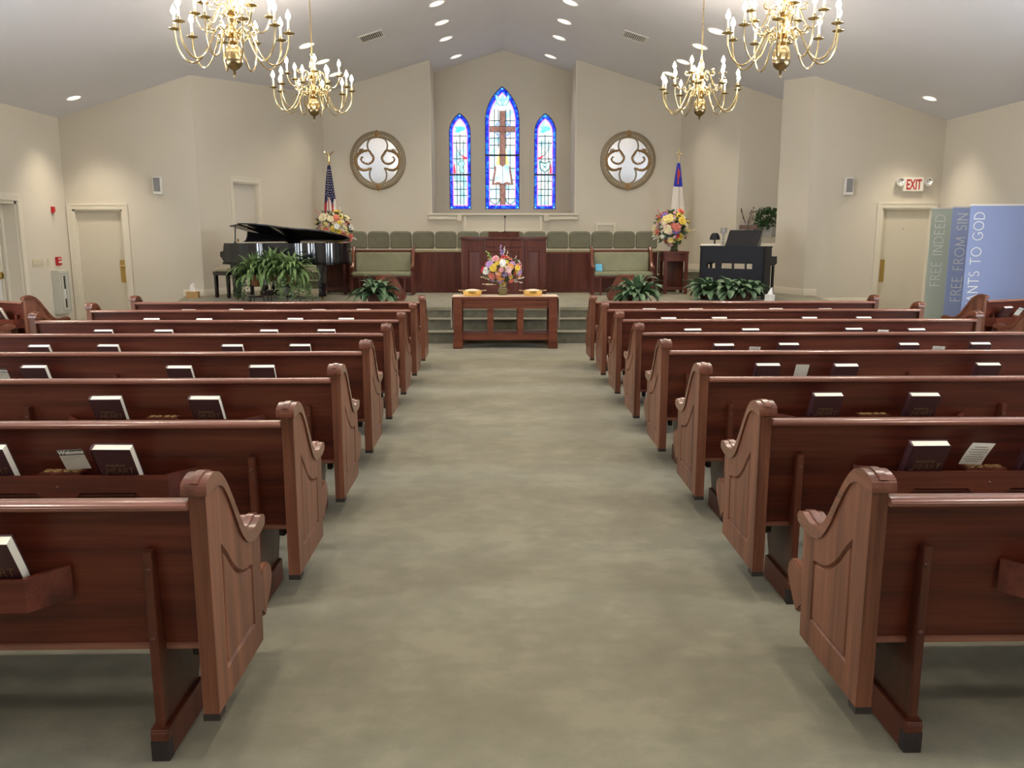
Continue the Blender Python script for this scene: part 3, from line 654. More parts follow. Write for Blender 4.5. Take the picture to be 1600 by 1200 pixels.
for i, w in enumerate(WINS):
    t = thing('window_%d' % (i+1), WL[i], 'window', (0, 0, 0), kind='structure')
    bw = .095 if i == 1 else .082
    o0 = gothic(*w); o1 = gothic(*inset(w, .014)); o2 = gothic(*inset(w, bw)); o3 = gothic(*inset(w, bw+.022))
    trim_o = gothic(w[0], w[1]+.16, w[2]-.0, w[3], w[4]+.14); trim_i = gothic(w[0], w[1]+.1, w[2]-.0, w[3], w[4]+.085)
    b = MB(); ring_plate(b, gothic(w[0], w[1]+.02, w[2]-.01, w[3], w[4]+.02), o1, YG+.02, .05); b.build('window_frame', M['lead_dark'], t)
    b = MB(); band(b, [(x, z) for x, z in trim_o[1:]+trim_o[:1]], .03, .03, YW, .012); b.build('casing', M['wall'], t)
    b = MB(); ring_plate(b, o1, o2, YG); b.build('border_glass', M['g_blue'], t)
    b = MB(); ring_plate(b, o2, o3, YG); b.build('accent_glass', M['g_pink'], t)
    b = MB(); flat(b, o3, YG+.004); b.build('field_glass', M['g_white'], t)
    b = MB()
    for (x, z, s) in ((w[0], w[4]-.06, .03), (w[0]-w[1]/2+.045, w[2]+.045, .026), (w[0]+w[1]/2-.045, w[2]+.045, .026)):
        flat(b, [(x-s, z), (x, z-s), (x+s, z), (x, z+s)], YG-.007)
    b.build('corner_jewel', M['g_cyan'], t)
    b = MB(); zb = 3.585 if i == 1 else 3.11
    b.box(w[0]-w[1]/2+.012, w[0]+w[1]/2-.012, YG-.03, YG, zb-.02, zb+.02).build('cross_bar', M['lead_dark'], t)
    # lead cames
    b = MB(); hw = w[1]/2-bw-.02; Y = YG-.001
    def hl(z, a=-1, c=1): b.box(w[0]+hw*a, w[0]+hw*c, Y-.006, Y, z-.010, z+.010)
    def vl(f_, za, zb_): b.box(w[0]+hw*f_-.009, w[0]+hw*f_+.009, Y-.006, Y, za, zb_)
    if i == 1:
        for z in (4.42, 4.0, 3.83, 3.27, 2.98, 2.75, 2.52): hl(z)
        for f_ in (-.62, -.3, .3, .62): vl(f_, 3.75 if abs(f_) < .5 else 3.2, 4.7)
        for f_ in (-.5, .5): vl(f_, 2.4, 2.95)
    else:
        for z in (4.05, 3.88, 3.5, 2.95, 2.75, 2.6): hl(z)
        for f_ in (-.5, 0, .5): vl(f_, 2.36, 4.1 if f_ == 0 else 3.95)
    b.build('lead_lines', M['lead'], t)
    if i == 1:
        Y = YG-.008; c0 = .155
        ringp = [(c0+.185*math.cos(a*PI/16), 4.215+.185*math.sin(a*PI/16)) for a in range(33)]
        b = MB(); band(b, ringp, .045, .045, Y+.003); b.build('halo_ring', M['g_violet'], t)
        b = MB(); flat(b, [(c0-.025, 3.9), (c0+.025, 3.9), (c0+.17, 3.35), (c0-.17, 3.35)], Y+.004); b.build('amber_drape', M['g_gold'], t)
        b = MB(); flat(b, rect(c0-.068, c0+.068, 2.37, 4.66), Y); flat(b, rect(w[0]-hw-.01, w[0]+hw+.01, 4.15, 4.285), Y); b.build('glass_cross', M['g_brown'], t)
        b = MB()
        for xx in (c0-.07, c0+.07): b.box(xx-.006, xx+.006, Y-.009, Y-.003, 2.37, 4.66)
        for zz in (4.15, 4.285): b.box(w[0]-hw, w[0]+hw, Y-.009, Y-.003, zz-.006, zz+.006)
        b.build('cross_outline', M['lead'], t)
        b = MB()
        for s in (-1, 1): flat(b, [(c0, 2.86), (c0+s*.275, 2.86), (c0+s*.195, 3.33), (c0, 3.2)], Y-.01)
        b.build('book_cover', M['g_brown'], t)
        b = MB()
        for s in (-1, 1): flat(b, [(c0+s*.006, 2.885)]+[(c0+s*(.02+.19*q), 2.9+.035*math.sin(q*PI)) for q in (0, .3, .6, 1)]+[(c0+s*.15, 3.33), (c0+s*.075, 3.36), (c0+s*.006, 3.3)], Y-.016)
        b.build('book_pages', M['g_white'], t)
        b = MB(); b.box(c0-.006, c0+.006, Y-.027, Y-.021, 2.87, 3.3)
        for s in (-1, 1): band(b, [(c0+s*.03, 2.87), (c0+s*.10, 2.83), (c0+s*.11, 2.75)], .02, .008, Y-.02)
        b.build('book_ribbon', M['lead'], t)
        b = MB()
        for s in (-1, 1):
            band(b, smooth_path([(c0+s*.02, 4.86), (c0+s*.10, 4.93), (c0+s*.145, 5.02), (c0+s*.15, 4.93), (c0+s*.13, 4.84), (c0+s*.07, 4.79)], 3), .05, .03, Y)
        flat(b, [(c0-.045, 4.78), (c0+.045, 4.78), (c0+.03, 4.98), (c0, 5.04), (c0-.03, 4.98)], Y); b.build('dove', M['g_aqua'], t)
        b = MB()
        for s in (-1, 1):
            band(b, smooth_path([(c0+s*.0, 4.80), (c0+s*.05, 4.78), (c0+s*.12, 4.82), (c0+s*.165, 4.92), (c0+s*.16, 5.05), (c0+s*.10, 4.98), (c0+s*.03, 4.9)], 3), .014, .01, Y-.005)
            band(b, smooth_path([(c0+s*.03, 4.9), (c0+s*.03, 5.0), (c0, 5.05)], 3), .012, .01, Y-.005)
            band(b, smooth_path([(c0+s*.07, 2.52), (c0+s*.12, 2.41), (c0+s*.22, 2.39), (c0+s*.31, 2.47), (c0+s*.315, 2.54)], 3), .03, .02, Y-.004)
        b.build('teal_tracery', M['g_teal'], t)
    else:
        s = -1 if i == 0 else 1; c0 = w[0]; Y = YG-.008
        b = MB(); flat(b, [(c0-.14, 4.15), (c0-.05, 4.12), (c0+.05, 4.17), (c0+.13, 4.2), (c0+.14, 4.26), (c0+.02, 4.29), (c0-.06, 4.27), (c0-.13, 4.28), (c0-.09, 4.21)], Y); b.build('blue_cloud', M['g_cyan'], t)
        b = MB()
        band(b, smooth_path([(c0+s*.15, 3.93), (c0+s*.09, 3.75), (c0, 3.62), (c0-s*.08, 3.54)], 4), .006, .02, Y)
        band(b, smooth_path([(c0-s*.15, 4.0), (c0-s*.09, 3.8), (c0+s*.0, 3.66), (c0+s*.13, 3.45)], 4), .006, .006, Y)
        band(b, smooth_path([(c0+s*.15, 3.1), (c0+s*.1, 2.95), (c0-s*.05, 2.78), (c0-s*.16, 2.68)], 4), .012, .004, Y); b.build('grey_ribbon', M['lead'], t)
        b = MB()
        band(b, smooth_path([(c0-s*.05, 3.57), (c0-s*.11, 3.53), (c0-s*.165, 3.5)], 3), .03, .07, Y-.003)
        flat(b, [(c0+s*.14, 3.42), (c0+s*.168, 3.3), (c0+s*.168, 3.14), (c0+s*.11, 3.14)], Y-.003); b.build('ruby_ribbon', M['g_red'], t)
        b = MB()
        if i == 0:
            flat(b, smooth_path([(c0-.03, 3.42), (c0+.06, 3.45), (c0+.11, 3.38), (c0+.07, 3.3), (c0+.1, 3.2), (c0+.06, 3.15), (c0-.02, 3.2), (c0+.0, 3.3), (c0-.06, 3.36)], 3), Y)
            b.build('emblem', M['g_aqua'], t); b = MB()
            band(b, smooth_path([(c0-.03, 3.42), (c0+.06, 3.45), (c0+.11, 3.38), (c0+.07, 3.3), (c0+.1, 3.2), (c0+.06, 3.15), (c0-.02, 3.2), (c0+.0, 3.3), (c0-.06, 3.36), (c0-.03, 3.42)], 3), .018, .018, Y-.005)
            band(b, [(c0-.08, 3.47), (c0+.08, 3.47)], .012, .012, Y-.005); band(b, [(c0, 3.43), (c0, 3.56)], .012, .012, Y-.005)
        else:
            flat(b, [(c0-.12, 3.42), (c0, 3.38), (c0+.12, 3.42), (c0+.11, 3.27), (c0, 3.18), (c0-.11, 3.27)], Y); b.build('emblem', M['g_white'], t); b = MB()
            band(b, [(c0-.13, 3.43), (c0, 3.385), (c0+.13, 3.43), (c0+.115, 3.26), (c0, 3.17), (c0-.115, 3.26), (c0-.13, 3.43)], .035, .035, Y-.005)
            for q in (-1, 1):
                band(b, smooth_path([(c0+q*.1, 3.43), (c0+q*.14, 3.48), (c0+q*.1, 3.52)], 3), .02, .008, Y-.005); band(b, [(c0-.05*q, 3.35), (c0+.05*q, 3.26)], .02, .02, Y-.005)
        b.build('emblem_outline', M['g_teal'], t)

# ------------------------------------------------------------------ round mirrors
def make_mirror():
    r = thing('round_mirror', '', 'mirror'); R = .60
    prof = [(.50, -.02), (.50, -.045), (.525, -.055), (.53, -.038), (.585, -.038), (.592, -.055), (.625, -.05), (.645, -.03), (.65, 0), (.60, 0), (.50, 0)]
    b = MB(); n = 64
    rings = [[b.v((rr*math.cos(2*PI*j/n), y, rr*1.03*math.sin(2*PI*j/n))) for j in range(n)] for rr, y in prof]
    for A, B in zip(rings, rings[1:]+rings[:1]):
        for j in range(n): b.f([A[j], A[(j+1) % n], B[(j+1) % n], B[j]])
    fr = b.build('frame', M['antique_dark'], r)
    b = MB()
    for j in range(62):
        a = 2*PI*j/62
        if abs(math.cos(a)) < .1: continue
        b.ball((.557*math.cos(a), -.04, .557*1.03*math.sin(a)), .0165, 8)
    b.build('beads', M['antique_light'], fr)
    b = MB(); n = 48; c = b.v((0, -.012, 0)); rg = [b.v((.51*math.cos(2*PI*j/n), -.012, .525*math.sin(2*PI*j/n))) for j in range(n)]
    for j in range(n): b.f([c, rg[j], rg[(j+1) % n]])
    b.build('mirror_glass', M['mirror'], r)
    for s in (-1, 1):
        MB().prism([(-.075, s*.53), (.075, s*.53), (.065, s*.645), (0, s*.69), (-.065, s*.645)], 'y', -.07, -.0).lathe([(0, -.08), (.035, -.05), (.045, 0), (.035, .05), (0, .08)], 10, (0, -.065, s*.6), 1, .6).build('finial', M['antique'], r, .006)
    q = .001363
    def C(l): return [((x-548)*q, -.03, -(y-620)*q) for x, y in l]
    up = [(400, 455), (384, 420), (378, 370), (393, 310), (440, 258), (548, 236), (656, 258), (703, 310), (718, 370), (712, 420), (696, 455)]
    MB().tube(smooth_path(C(up), 4), .017, 8).build('tracery', M['antique_dark'], r)
    lo = [(436, 745), (408, 810), (406, 880), (432, 950), (490, 995), (548, 1010), (606, 995), (664, 950), (690, 880), (688, 810), (660, 745)]
    MB().tube(smooth_path(C(lo), 4), .017, 8).build('tracery', M['antique_dark'], r)
    for s in (0, 1):
        outer = [(400, 452), (320, 462), (245, 495), (188, 560), (172, 630), (195, 715), (260, 770), (340, 778), (436, 745)]
        inner = [(400, 452), (440, 505), (478, 570), (455, 640), (390, 678), (310, 660), (258, 605), (285, 550)]
        if s: outer = [(1096-x, y) for x, y in outer]; inner = [(1096-x, y) for x, y in inner]
        b = MB(); P = smooth_path(C(outer), 4); b.tube(P, [.02+.016*math.sin(PI*i/(len(P)-1)) for i in range(len(P))], 8)
        Q = smooth_path(C(inner), 4); b.tube(Q, [.026-.012*i/(len(Q)-1) for i in range(len(Q))], 8)
        cx = P[len(P)//2][0]*.55; cc = Vector((sum(p[0] for p in Q)/len(Q), -.035, sum(p[2] for p in Q)/len(Q)))
        for pts, k in ((P, 3), (Q, 3)):
            for i in range(2, len(pts)-1, k):
                p = Vector(pts[i]); d = (cc-p); d.y = 0
                if d.length < 1e-3: continue
                d.normalize(); tn = Vector(pts[min(i+1, len(pts)-1)])-p; tn.normalize()
                e = p+d*.045+tn*.025
                b.tube([p, (p+e)/2+tn*.002, e], [.014, .012, .002], 6)
        for dx in (-.015, .02, .05):
            p = Vector(C([(245 if not s else 851, 470)])[0]); sg = -1 if s else 1
            b.tube([p+Vector((sg*dx, 0, -.01)), p+Vector((sg*(dx+.015), -.005, .04)), p+Vector((sg*(dx+.045), -.005, .065))], [.014, .012, .004], 6)
        b.build('acanthus_scroll', M['antique'], r)
    return r
mr = make_mirror(); mr.location = (-2.76, YC, 3.317); tag(mr, 'round gilt framed mirror on the wall beside the striped flag', 'mirror', 'round mirrors')
m2 = copy_tree(mr); m2.location = (3.08, YC, 3.327); tag(m2, 'round gilt framed mirror on the wall beside the white flag', 'mirror', 'round mirrors')

# ------------------------------------------------------------------ choir screen, chairs, pulpit
def screen(x0, x1, label, flip):
    t = thing('choir_screen', label, 'screen', ((x0+x1)/2, 16.33, .5), group='choir screens'); h = (x1-x0)/2
    MB().box(-h, h, -.02, .03, .0, .76).build('panel', M['wood_mid'], t)
    MB().box(-h, h, -.035, .045, .75, .785).build('cap', M['wood_table'], t, .006)
    MB().box(-h, h, -.034, .03, 0, .07).build('base_trim', M['wood_mid'], t, .006)
    n = max(2, round((x1-x0)/.46))
    for i in range(1, n): box('panel_seam', M['wood_post'], -h+2*h*i/n-.004, -h+2*h*i/n+.004, -.023, -.018, .07, .75, t)
screen(-2.95, -.69, 'cherry wood choir screen on the piano side of the pulpit', 1)
screen(.96, 3.14, 'cherry wood choir screen on the organ side of the pulpit', 1)
def make_chair():
    r = thing('choir_chair', '', 'chair'); w = .226
    prof = [(-w, .50), (w, .50), (w, .80), (w-.05, .855), (-w+.05, .855), (-w, .80)]
    MB().prism(prof, 'y', .165, .225).build('backrest', M['sage'], r, .02, segs=3)
    MB().prism([(-w, -.22), (w, -.22), (w, .12), (w-.07, .19), (-w+.07, .19), (-w, .12)], 'z', .40, .475).build('seat', M['sage_light'], r, .018, segs=3)
    for sx_ in (-1, 1):
        for sy in (-1, 1): MB().box(sx_*.2-.012, sx_*.2+.012, sy*.17-.012, sy*.17+.012, 0, .41).build('leg', M['iron'], r)
    return r
ch = make_chair(); pitch = .4985; x0c = -2.94
for i in range(14):
    o = ch if i == 0 else copy_tree(ch); o.location = (x0c+i*pitch*.945, 17.25, .832)
    o.location.x = -2.905+i*(3.115+2.905)/13
    lb = 'sage upholstered choir chair, %s along the row counting from the piano' % ORD[i]
    tag(o, lb, 'chair', 'choir chairs in a row')
# pulpit
t = thing('pulpit', 'wide mahogany pulpit with three panelled faces behind the bouquet', 'pulpit', (.135, 15.8, .5))
def panel_face(b, u0, u1, z0, z1, mp, rw=.07):
    b.plate(rect(u0, u1, z0, z1), [rect(u0+rw, u1-rw, z0+rw, z1-rw)], mp, .02)
    i = rw; b.plate(rect(u0+i, u1-i, z0+i, z1-i), [], lambda u, v, w: mp(u, v, w-.02), .012)
    b.plate(rect(u0+i, u1-i, z0+i, z1-i), [rect(u0+i+.014, u1-i-.014, z0+i+.014, z1-i-.014)], lambda u, v, w: mp(u, v, w-.008), .016)
MB().prism([(-.77, .0), (-.72, -.02), (-.36, -.22), (.36, -.22), (.72, -.02), (.77, .0), (.77, .40), (-.77, .40)], 'z', 0, 1.03).build('body', M['wood_mid'], t)
MB().prism([(-.83, .05), (-.80, -.04), (-.37, -.27), (.37, -.27), (.80, -.04), (.83, .05), (.82, .45), (-.82, .45)], 'z', 1.03, 1.075).build('top', M['wood_mid'], t, .008)
for nm, P0, P1 in (('side', (-.74, -.01), (-.36, -.22)), ('centre', (-.36, -.22), (.36, -.22)), ('side', (.36, -.22), (.74, -.01))):
    A, B = Vector((*P0, 0)), Vector((*P1, 0)); d = (B-A); L = d.length; d.normalize(); nn = Vector((d.y, -d.x, 0))
    b = MB(); panel_face(b, .02, L-.02, .03, .88, lambda u, v, w: A+d*u+nn*(w+.001)+Vector((0, 0, v))); b.plate(rect(.02, L-.02, .89, 1.01), [], lambda u, v, w: A+d*u+nn*(w)+Vector((0, 0, v)), .016)
    b.build('front_panel', M['wood_mid'], t, .004)
MB().box(-.80, -.76, .0, .06, 0, 1.03).box(.76, .80, .0, .06, 0, 1.03).box(-.78, .78, -.0, .36, 0, .05).build('corner_post', M['wood_mid'], t, .005)
MB().prism([(.0, 1.075), (.0, 1.17), (.38, 1.12), (.40, 1.075)], 'x', -.29, .29).build('book_rest', M['wood_post'], t, .006)
t = thing('microphone', 'thin gooseneck microphone standing up from the pulpit top', 'microphone', (.155, 15.74, 1.66))
MB().lathe([(0, 0), (.04, 0), (.04, .012), (.012, .02), (0, .03)], 14).build('base', M['iron'], t)
MB().tube([(0, 0, .015), (0, 0, .15), (0, -.005, .27)], .006, 8).build('gooseneck', M['iron'], t)
MB().ball((0, -.006, .285), .02, 10, 1.2).build('mic_head', M['iron'], t)

# clergy benches
def make_bench():
    r = thing('stage_bench', '', 'bench'); h = .56
    for s in (-1, 1):
        e = MB().prism([(0, .0), (.44, .0), (.45, .43), (.42, .46), (.30, .5), (.2, .6), (.14, .76), (.08, .83), (0, .84)], 'x', s*h-.022, s*h+.022)
        e = e.build('end_panel', M['wood_mid'], r, .006)
        MB().tube([(s*h, -.04+.48-yy, zz) for yy, zz in ((-.03, .5), (.0, .52), (.06, .5), (.14, .53), (.22, .63), (.28, .77), (.33, .85), (.40, .875), (.46, .86))], .032, 8).build('armrest', M['wood_cap'], e)
    # local: front (towards the pews) at -y after turning below
    MB().box(-h+.02, h-.02, .03, .09, .30, .80).build('back_panel', M['wood_mid'], r)
    MB().box(-h+.02, h-.02, .01, .1, .80, .835).build('top_rail', M['wood_table'], r, .006)
    MB().box(-h+.03, h-.03, .085, .15, .42, .79).build('back_cushion', M['sage_light'], r, .02, segs=3)
    MB().box(-h-.0, h+.0, .09, .52, .36, .43).build('seat_cushion', M['sage_light'], r, .028, segs=4)
    MB().box(-h+.02, h-.02, .10, .47, .32, .36).build('seat', M['wood_mid'], r)
    for x in (-.42, .42):
        MB().lathe([(.028, 0), (.02, .03), (.018, .2), (.026, .32)], 10, (x, .44, 0)).build('leg', M['wood_mid'], r)
    return r
bn = make_bench(); bn.location = (-2.135, 15.98, .5); bn.rotation_euler = (0, 0, PI); tag(bn, 'sage cushioned wooden bench before the choir screen, piano side', 'bench', 'stage benches')
b2 = copy_tree(bn); b2.location = (2.36, 15.98, .5); tag(b2, 'sage cushioned wooden bench with a blue book on it', 'bench', 'stage benches')
o = MB().box(-.065, .065, -.015, .015, 0, .14).build('blue_booklet', M['skyblue'], None, .003, loc=(1.93, 15.74, .935), rot=(rad(-20), 0, rad(4))); tag(o, 'small sky blue booklet leaning at the end of the organ side bench', 'book')

# pedestals
def make_ped():
    r = thing('flower_pedestal', '', 'pedestal'); w = .23
    for sx_ in (-1, 1):
        for sy in (-1, 1): MB().box(sx_*(w-.03)-.03, sx_*(w-.03)+.03, sy*(w-.03)-.03, sy*(w-.03)+.03, 0, .76).build('leg', M['wood_mid'], r, .004)
    MB().box(-w-.01, w+.01, -w-.01, w+.01, .76, .805).build('top', M['wood_mid'], r, .006)
    b = MB()
    for s in (-1, 1): b.box(-w+.05, w-.05, s*(w-.03)-.015, s*(w-.03)+.015, .62, .76).box(-w+.05, w-.05, s*(w-.03)-.015, s*(w-.03)+.015, .08, .14).box(s*(w-.03)-.015, s*(w-.03)+.015, -w+.05, w-.05, .62, .76).box(s*(w-.03)-.015, s*(w-.03)+.015, -w+.05, w-.05, .08, .14)
    b.build('rails', M['wood_mid'], r)
    MB().box(-w+.05, w-.05, .02, .04, .14, .62).build('inner_panel', M['wood_post'], r)
    return r
pd = make_ped(); pd.location = (-3.07, 16.02, .5); tag(pd, 'square dark wood pedestal under the flowers behind the piano', 'pedestal', 'flower pedestals')
p2 = copy_tree(pd); p2.location = (3.40, 16.02, .5); tag(p2, 'square dark wood pedestal under the flowers near the organ', 'pedestal', 'flower pedestals')

# ------------------------------------------------------------------ communion table and what stands on it
t = thing('communion_table', 'long mahogany communion table with three open bays, before the steps', 'table', (.122, 12.05, 0))
W2, D2 = .745, .27
MB().box(-W2, W2, -D2, D2, .705, .74).build('top', M['wood_table'], t, .008)
for sx_ in (-1, 1):
    for sy in (-1, 1):
        l = MB().box(sx_*(W2-.065)-.06, sx_*(W2-.065)+.06, sy*(D2-.06)-.05, sy*(D2-.06)+.05, .0, .705).build('leg', M['wood_table'], t, .004)
        MB().box(sx_*(W2-.065)-.07, sx_*(W2-.065)+.07, sy*(D2-.06)-.06, sy*(D2-.06)+.06, 0, .115).build('foot_block', M['wood_table'], l, .006)
for s in (-1, 1):
    MB().box(-W2+.12, W2-.12, s*(D2-.06)-.02, s*(D2-.06)+.02, .575, .705).build('apron', M['wood_table'], t, .003)
    MB().box(-W2+.12, W2-.12, s*(D2-.06)-.025, s*(D2-.06)+.025, .12, .20).build('lower_rail', M['wood_table'], t, .003)
    for x in (-.215, .215): MB().box(x-.045, x+.045, s*(D2-.06)-.02, s*(D2-.06)+.02, .2, .575).build('stile', M['wood_table'], t, .003)
MB().box(-W2+.1, W2-.1, -.19, .19, .19, .215).build('shelf', M['wood_table'], t)
for s in (-1, 1): MB().box(s*(W2-.05)-.02, s*(W2-.05)+.02, -.2, .2, .575, .705).build('apron', M['wood_table'], t)
b = MB()
tw = W2+.018
prof = [(-tw-.012, .30), (-tw-.014, .5), (-tw-.004, .70), (-tw, .739), (-tw+.02, .746), (tw-.02, .746), (tw, .739), (tw+.004, .70), (tw+.014, .5), (tw+.012, .30)]
inn = [(x-(.006 if x > 0 else -.006) if abs(x) > W2-.05 else x, z-(.0 if z < .7 else .0032)) for x, z in prof]
b.prism(prof+inn[::-1], 'y', -.235, .22)
b.build('table_runner', M['cloth'], None, loc=(.122, 12.05, 0)); tag(bpy.data.objects['table_runner'], 'cream linen runner hanging over both ends of the communion table', 'cloth')
def make_plate():
    r = thing('offering_plate', '', 'dish')
    MB().lathe([(0, 0), (.118, 0), (.128, .01), (.135, .06), (.138, .066), (.17, .072), (.17, .078), (.13, .078), (.12, .015), (0, .01)], 28).build('bowl', M['gold'], r)
    for s in (-1, 1): MB().tube([(s*.165, -.035, .074), (s*.195, -.03, .078), (s*.2, 0, .08), (s*.195, .03, .078), (s*.165, .035, .074)], .006, 6).build('handle', M['brass_pale'], r)
    MB().lathe([(.128, .055), (.1, .082), (.05, .093), (0, .096)], 20).build('lining', M['cloth'], r)
    b = MB()
    for a in (-.3, 0, .3): b.ball((.135*math.sin(a), -.135*math.cos(a), .038), .011, 6)
    b.build('emblem', M['brass_dull'], r)
    return r
pl = make_plate(); pl.location = (-.352, 11.98, .747); tag(pl, 'gold offering plate on the communion table, nearer the piano', 'dish', 'offering plates')
p2 = copy_tree(pl); p2.location = (.518, 11.98, .747); tag(p2, 'gold offering plate on the communion table, nearer the organ', 'dish', 'offering plates')

# ------------------------------------------------------------------ flowers
FC = {'pink': (.75, .34, .36), 'palepink': (.8, .52, .48), 'yellow': (.8, .58, .08), 'cream': (.8, .7, .45), 'paleyellow': (.8, .66, .25), 'coral': (.72, .22, .15), 'red': (.5, .02, .04), 'white': (.8, .78, .72), 'lavender': (.45, .28, .55), 'purple': (.2, .14, .4), 'orange': (.75, .35, .1), 'rose': (.6, .1, .15), 'green': (.3, .42, .1)}
BLOOM = {}
for nm, c in FC.items():
    m = plain('petal_'+nm, c, .7, vary=.18, vscale=25); rr = random.Random(nm); b = MB()
    for ringi, (n, r0, el, ln) in enumerate(((5, .006, 70, .5), (7, .01, 45, .75), (8, .012, 15, 1.))):
        for j in range(n):
            a = 2*PI*(j+.5*(ringi % 2))/n+rr.uniform(-.1, .1); e = rad(el+rr.uniform(-8, 8)); d = Vector((math.cos(a)*math.cos(e), math.sin(a)*math.cos(e), math.sin(e))); sd = Vector((-math.sin(a), math.cos(a), 0)); up = d.cross(sd)*-1
            base = d*.1; L = ln; P, Q, C_ = [], [], []
            for k, (t_, ww) in enumerate(((0, .12), (.45, .34), (.8, .34), (1, .12))):
                ctr = base+d*L*t_+up*.16*t_*t_; P.append(ctr-sd*ww+up*.06*ww); C_.append(ctr-up*.05); Q.append(ctr+sd*ww+up*.06*ww)
            b.strip(P, C_); b.strip(C_, Q)
    b.ball((0, 0, .2), .28, 8)
    bmesh.ops.scale(b.bm, vec=(.5, .5, .5), verts=b.bm.verts)
    o = b.build('bloom', m); BLOOM[nm] = o.data; bpy.data.objects.remove(o)
def leaves(b, c, n, R, size, rg, sq=(1, 1, 1), half=True):
    for _ in range(n):
        d = Vector((rg.gauss(0, 1), rg.gauss(0, 1), rg.gauss(0, 1)))
        d.normalize(); p = Vector(c)+Vector((d.x*R*sq[0], d.y*R*sq[1], d.z*R*sq[2]))*rg.uniform(.55, 1)
        a = rg.uniform(0, 2*PI); t_ = (d+Vector((math.cos(a), math.sin(a), rg.uniform(-.6, .5)))*.9).normalized(); s_ = t_.cross(Vector((rg.random(), rg.random(), 1))).normalized(); nn = s_.cross(t_); L = size*rg.uniform(.7, 1.3)
        v0, v1, v2, v3, v4 = p, p+t_*L*.4-s_*L*.28+nn*L*.05, p+t_*L, p+t_*L*.4+s_*L*.28+nn*L*.05, p+t_*L*.45
        A = [b.v(q) for q in (v0, v1, v2, v3, v4)]; b.f([A[0], A[1], A[4]]); b.f([A[1], A[2], A[4]]); b.f([A[2], A[3], A[4]]); b.f([A[3], A[0], A[4]])
def bouquet(name, label, loc, c, rx, ry, rz_, cols, n, size, seed, vase, vmat, sprigs):
    t = thing(name, label, 'flowers', loc); rg = random.Random(seed)
    MB().lathe(vase, 20).build('vase', vmat, t)
    b = MB(); leaves(b, c, 380, 1, size*.8, rg, (rx*.98, ry*.95, rz_*.98)); 
    for _ in range(26):
        a = rg.uniform(0, 2*PI); q = rg.uniform(.2, .8); b.tube([(0, 0, c[2]-rz_*1.05), (math.cos(a)*rx*.35*q, math.sin(a)*ry*.35*q, c[2]-rz_*.5), (math.cos(a)*rx*q, math.sin(a)*ry*q, c[2]+rz_*.2)], .004, 5)
    b.build('foliage', M['lily'], t)
    for i in range(n):
        z = 1-2*(i+.5)/n; ph = i*2.39996+rg.uniform(-.3, .3); q = math.sqrt(1-z*z)
        d = Vector((q*math.cos(ph), q*math.sin(ph), z))
        if d.y > .45: d.y = -d.y
        k = rg.choice((.8, .88, .95, 1.02, 1.12)); p = Vector((c[0]+d.x*rx*k, c[1]+d.y*ry*k, c[2]+d.z*rz_*k)); o = link('bloom', BLOOM[rg.choice(cols)], t); s = size*rg.choice((.5, .6, .75, .9, 1.0, 1.15))
        dd = Vector((d.x/rx, d.y/ry-.25/ry, d.z/rz_+.2)).normalized()
        o.location = p; o.scale = (s, s, s); o.rotation_euler = dd.to_track_quat('Z', 'Y').to_euler()
    for (p0, p1, col, nb, bs) in sprigs:
        P0, P1 = Vector(p0), Vector(p1); b = MB(); b.tube([P0, (P0+P1)/2+Vector((0, 0, .01)), P1], .0035, 5)
        for i in range(nb):
            tt = .35+.65*i/nb; b.ball(P0+(P1-P0)*tt+Vector((rg.uniform(-1, 1), rg.uniform(-1, 1), rg.uniform(-.5, .5)))*bs*1.2, bs*rg.uniform(.6, 1.1)*(1.2-.5*tt), 6)
        b.build('sprig', bpy.data.materials['petal_'+col], t)
    return t
SPL = [((-.1, 0, .5), (-.36, -.05, .78), 'rose', 9, .010), ((.0, 0, .5), (.02, 0, .82), 'white', 16, .018), ((.1, 0, .5), (.12, -.02, .83), 'cream', 12, .016), ((.2, 0, .3), (.43, -.1, .22), 'white', 12, .014), ((.2, 0, .35), (.40, -.05, .42), 'cream', 8, .013), ((-.1, 0, .5), (-.28, 0, .82), 'green', 8, .008)]
VZ = [(0, 0), (.07, 0), (.085, .02), (.06, .05), (.075, .12), (.09, .17), (.085, .18), (0, .17)]
STG = ['yellow', 'paleyellow', 'paleyellow', 'cream', 'cream', 'cream', 'palepink', 'palepink', 'pink', 'coral', 'yellow', 'white']
bouquet('flower_arrangement', 'large pastel flower arrangement behind the grand piano', (-3.07, 16.02, 1.305), (0, -.02, .42), .31, .24, .30, STG, 74, .14, 3, VZ, M['cream_plastic'], SPL)
bouquet('flower_arrangement', 'large pastel flower arrangement near the organ', (3.40, 16.02, 1.305), (-.07, -.02, .45), .29, .24, .30, STG+['red', 'purple'], 72, .135, 11, VZ, M['glass_vase'], [((-.2, 0, .4), (-.36, 0, .70), 'red', 6, .02)]+[((-x1[0] if i % 2 else x1[0], x1[1], x1[2]), (-x2[0] if i % 2 else x2[0], x2[1], x2[2]), c_, n_, s_) for i, (x1, x2, c_, n_, s_) in enumerate(SPL)]+[((-.2, 0, .3), (-.45, -.05, .27), 'white', 8, .016)])
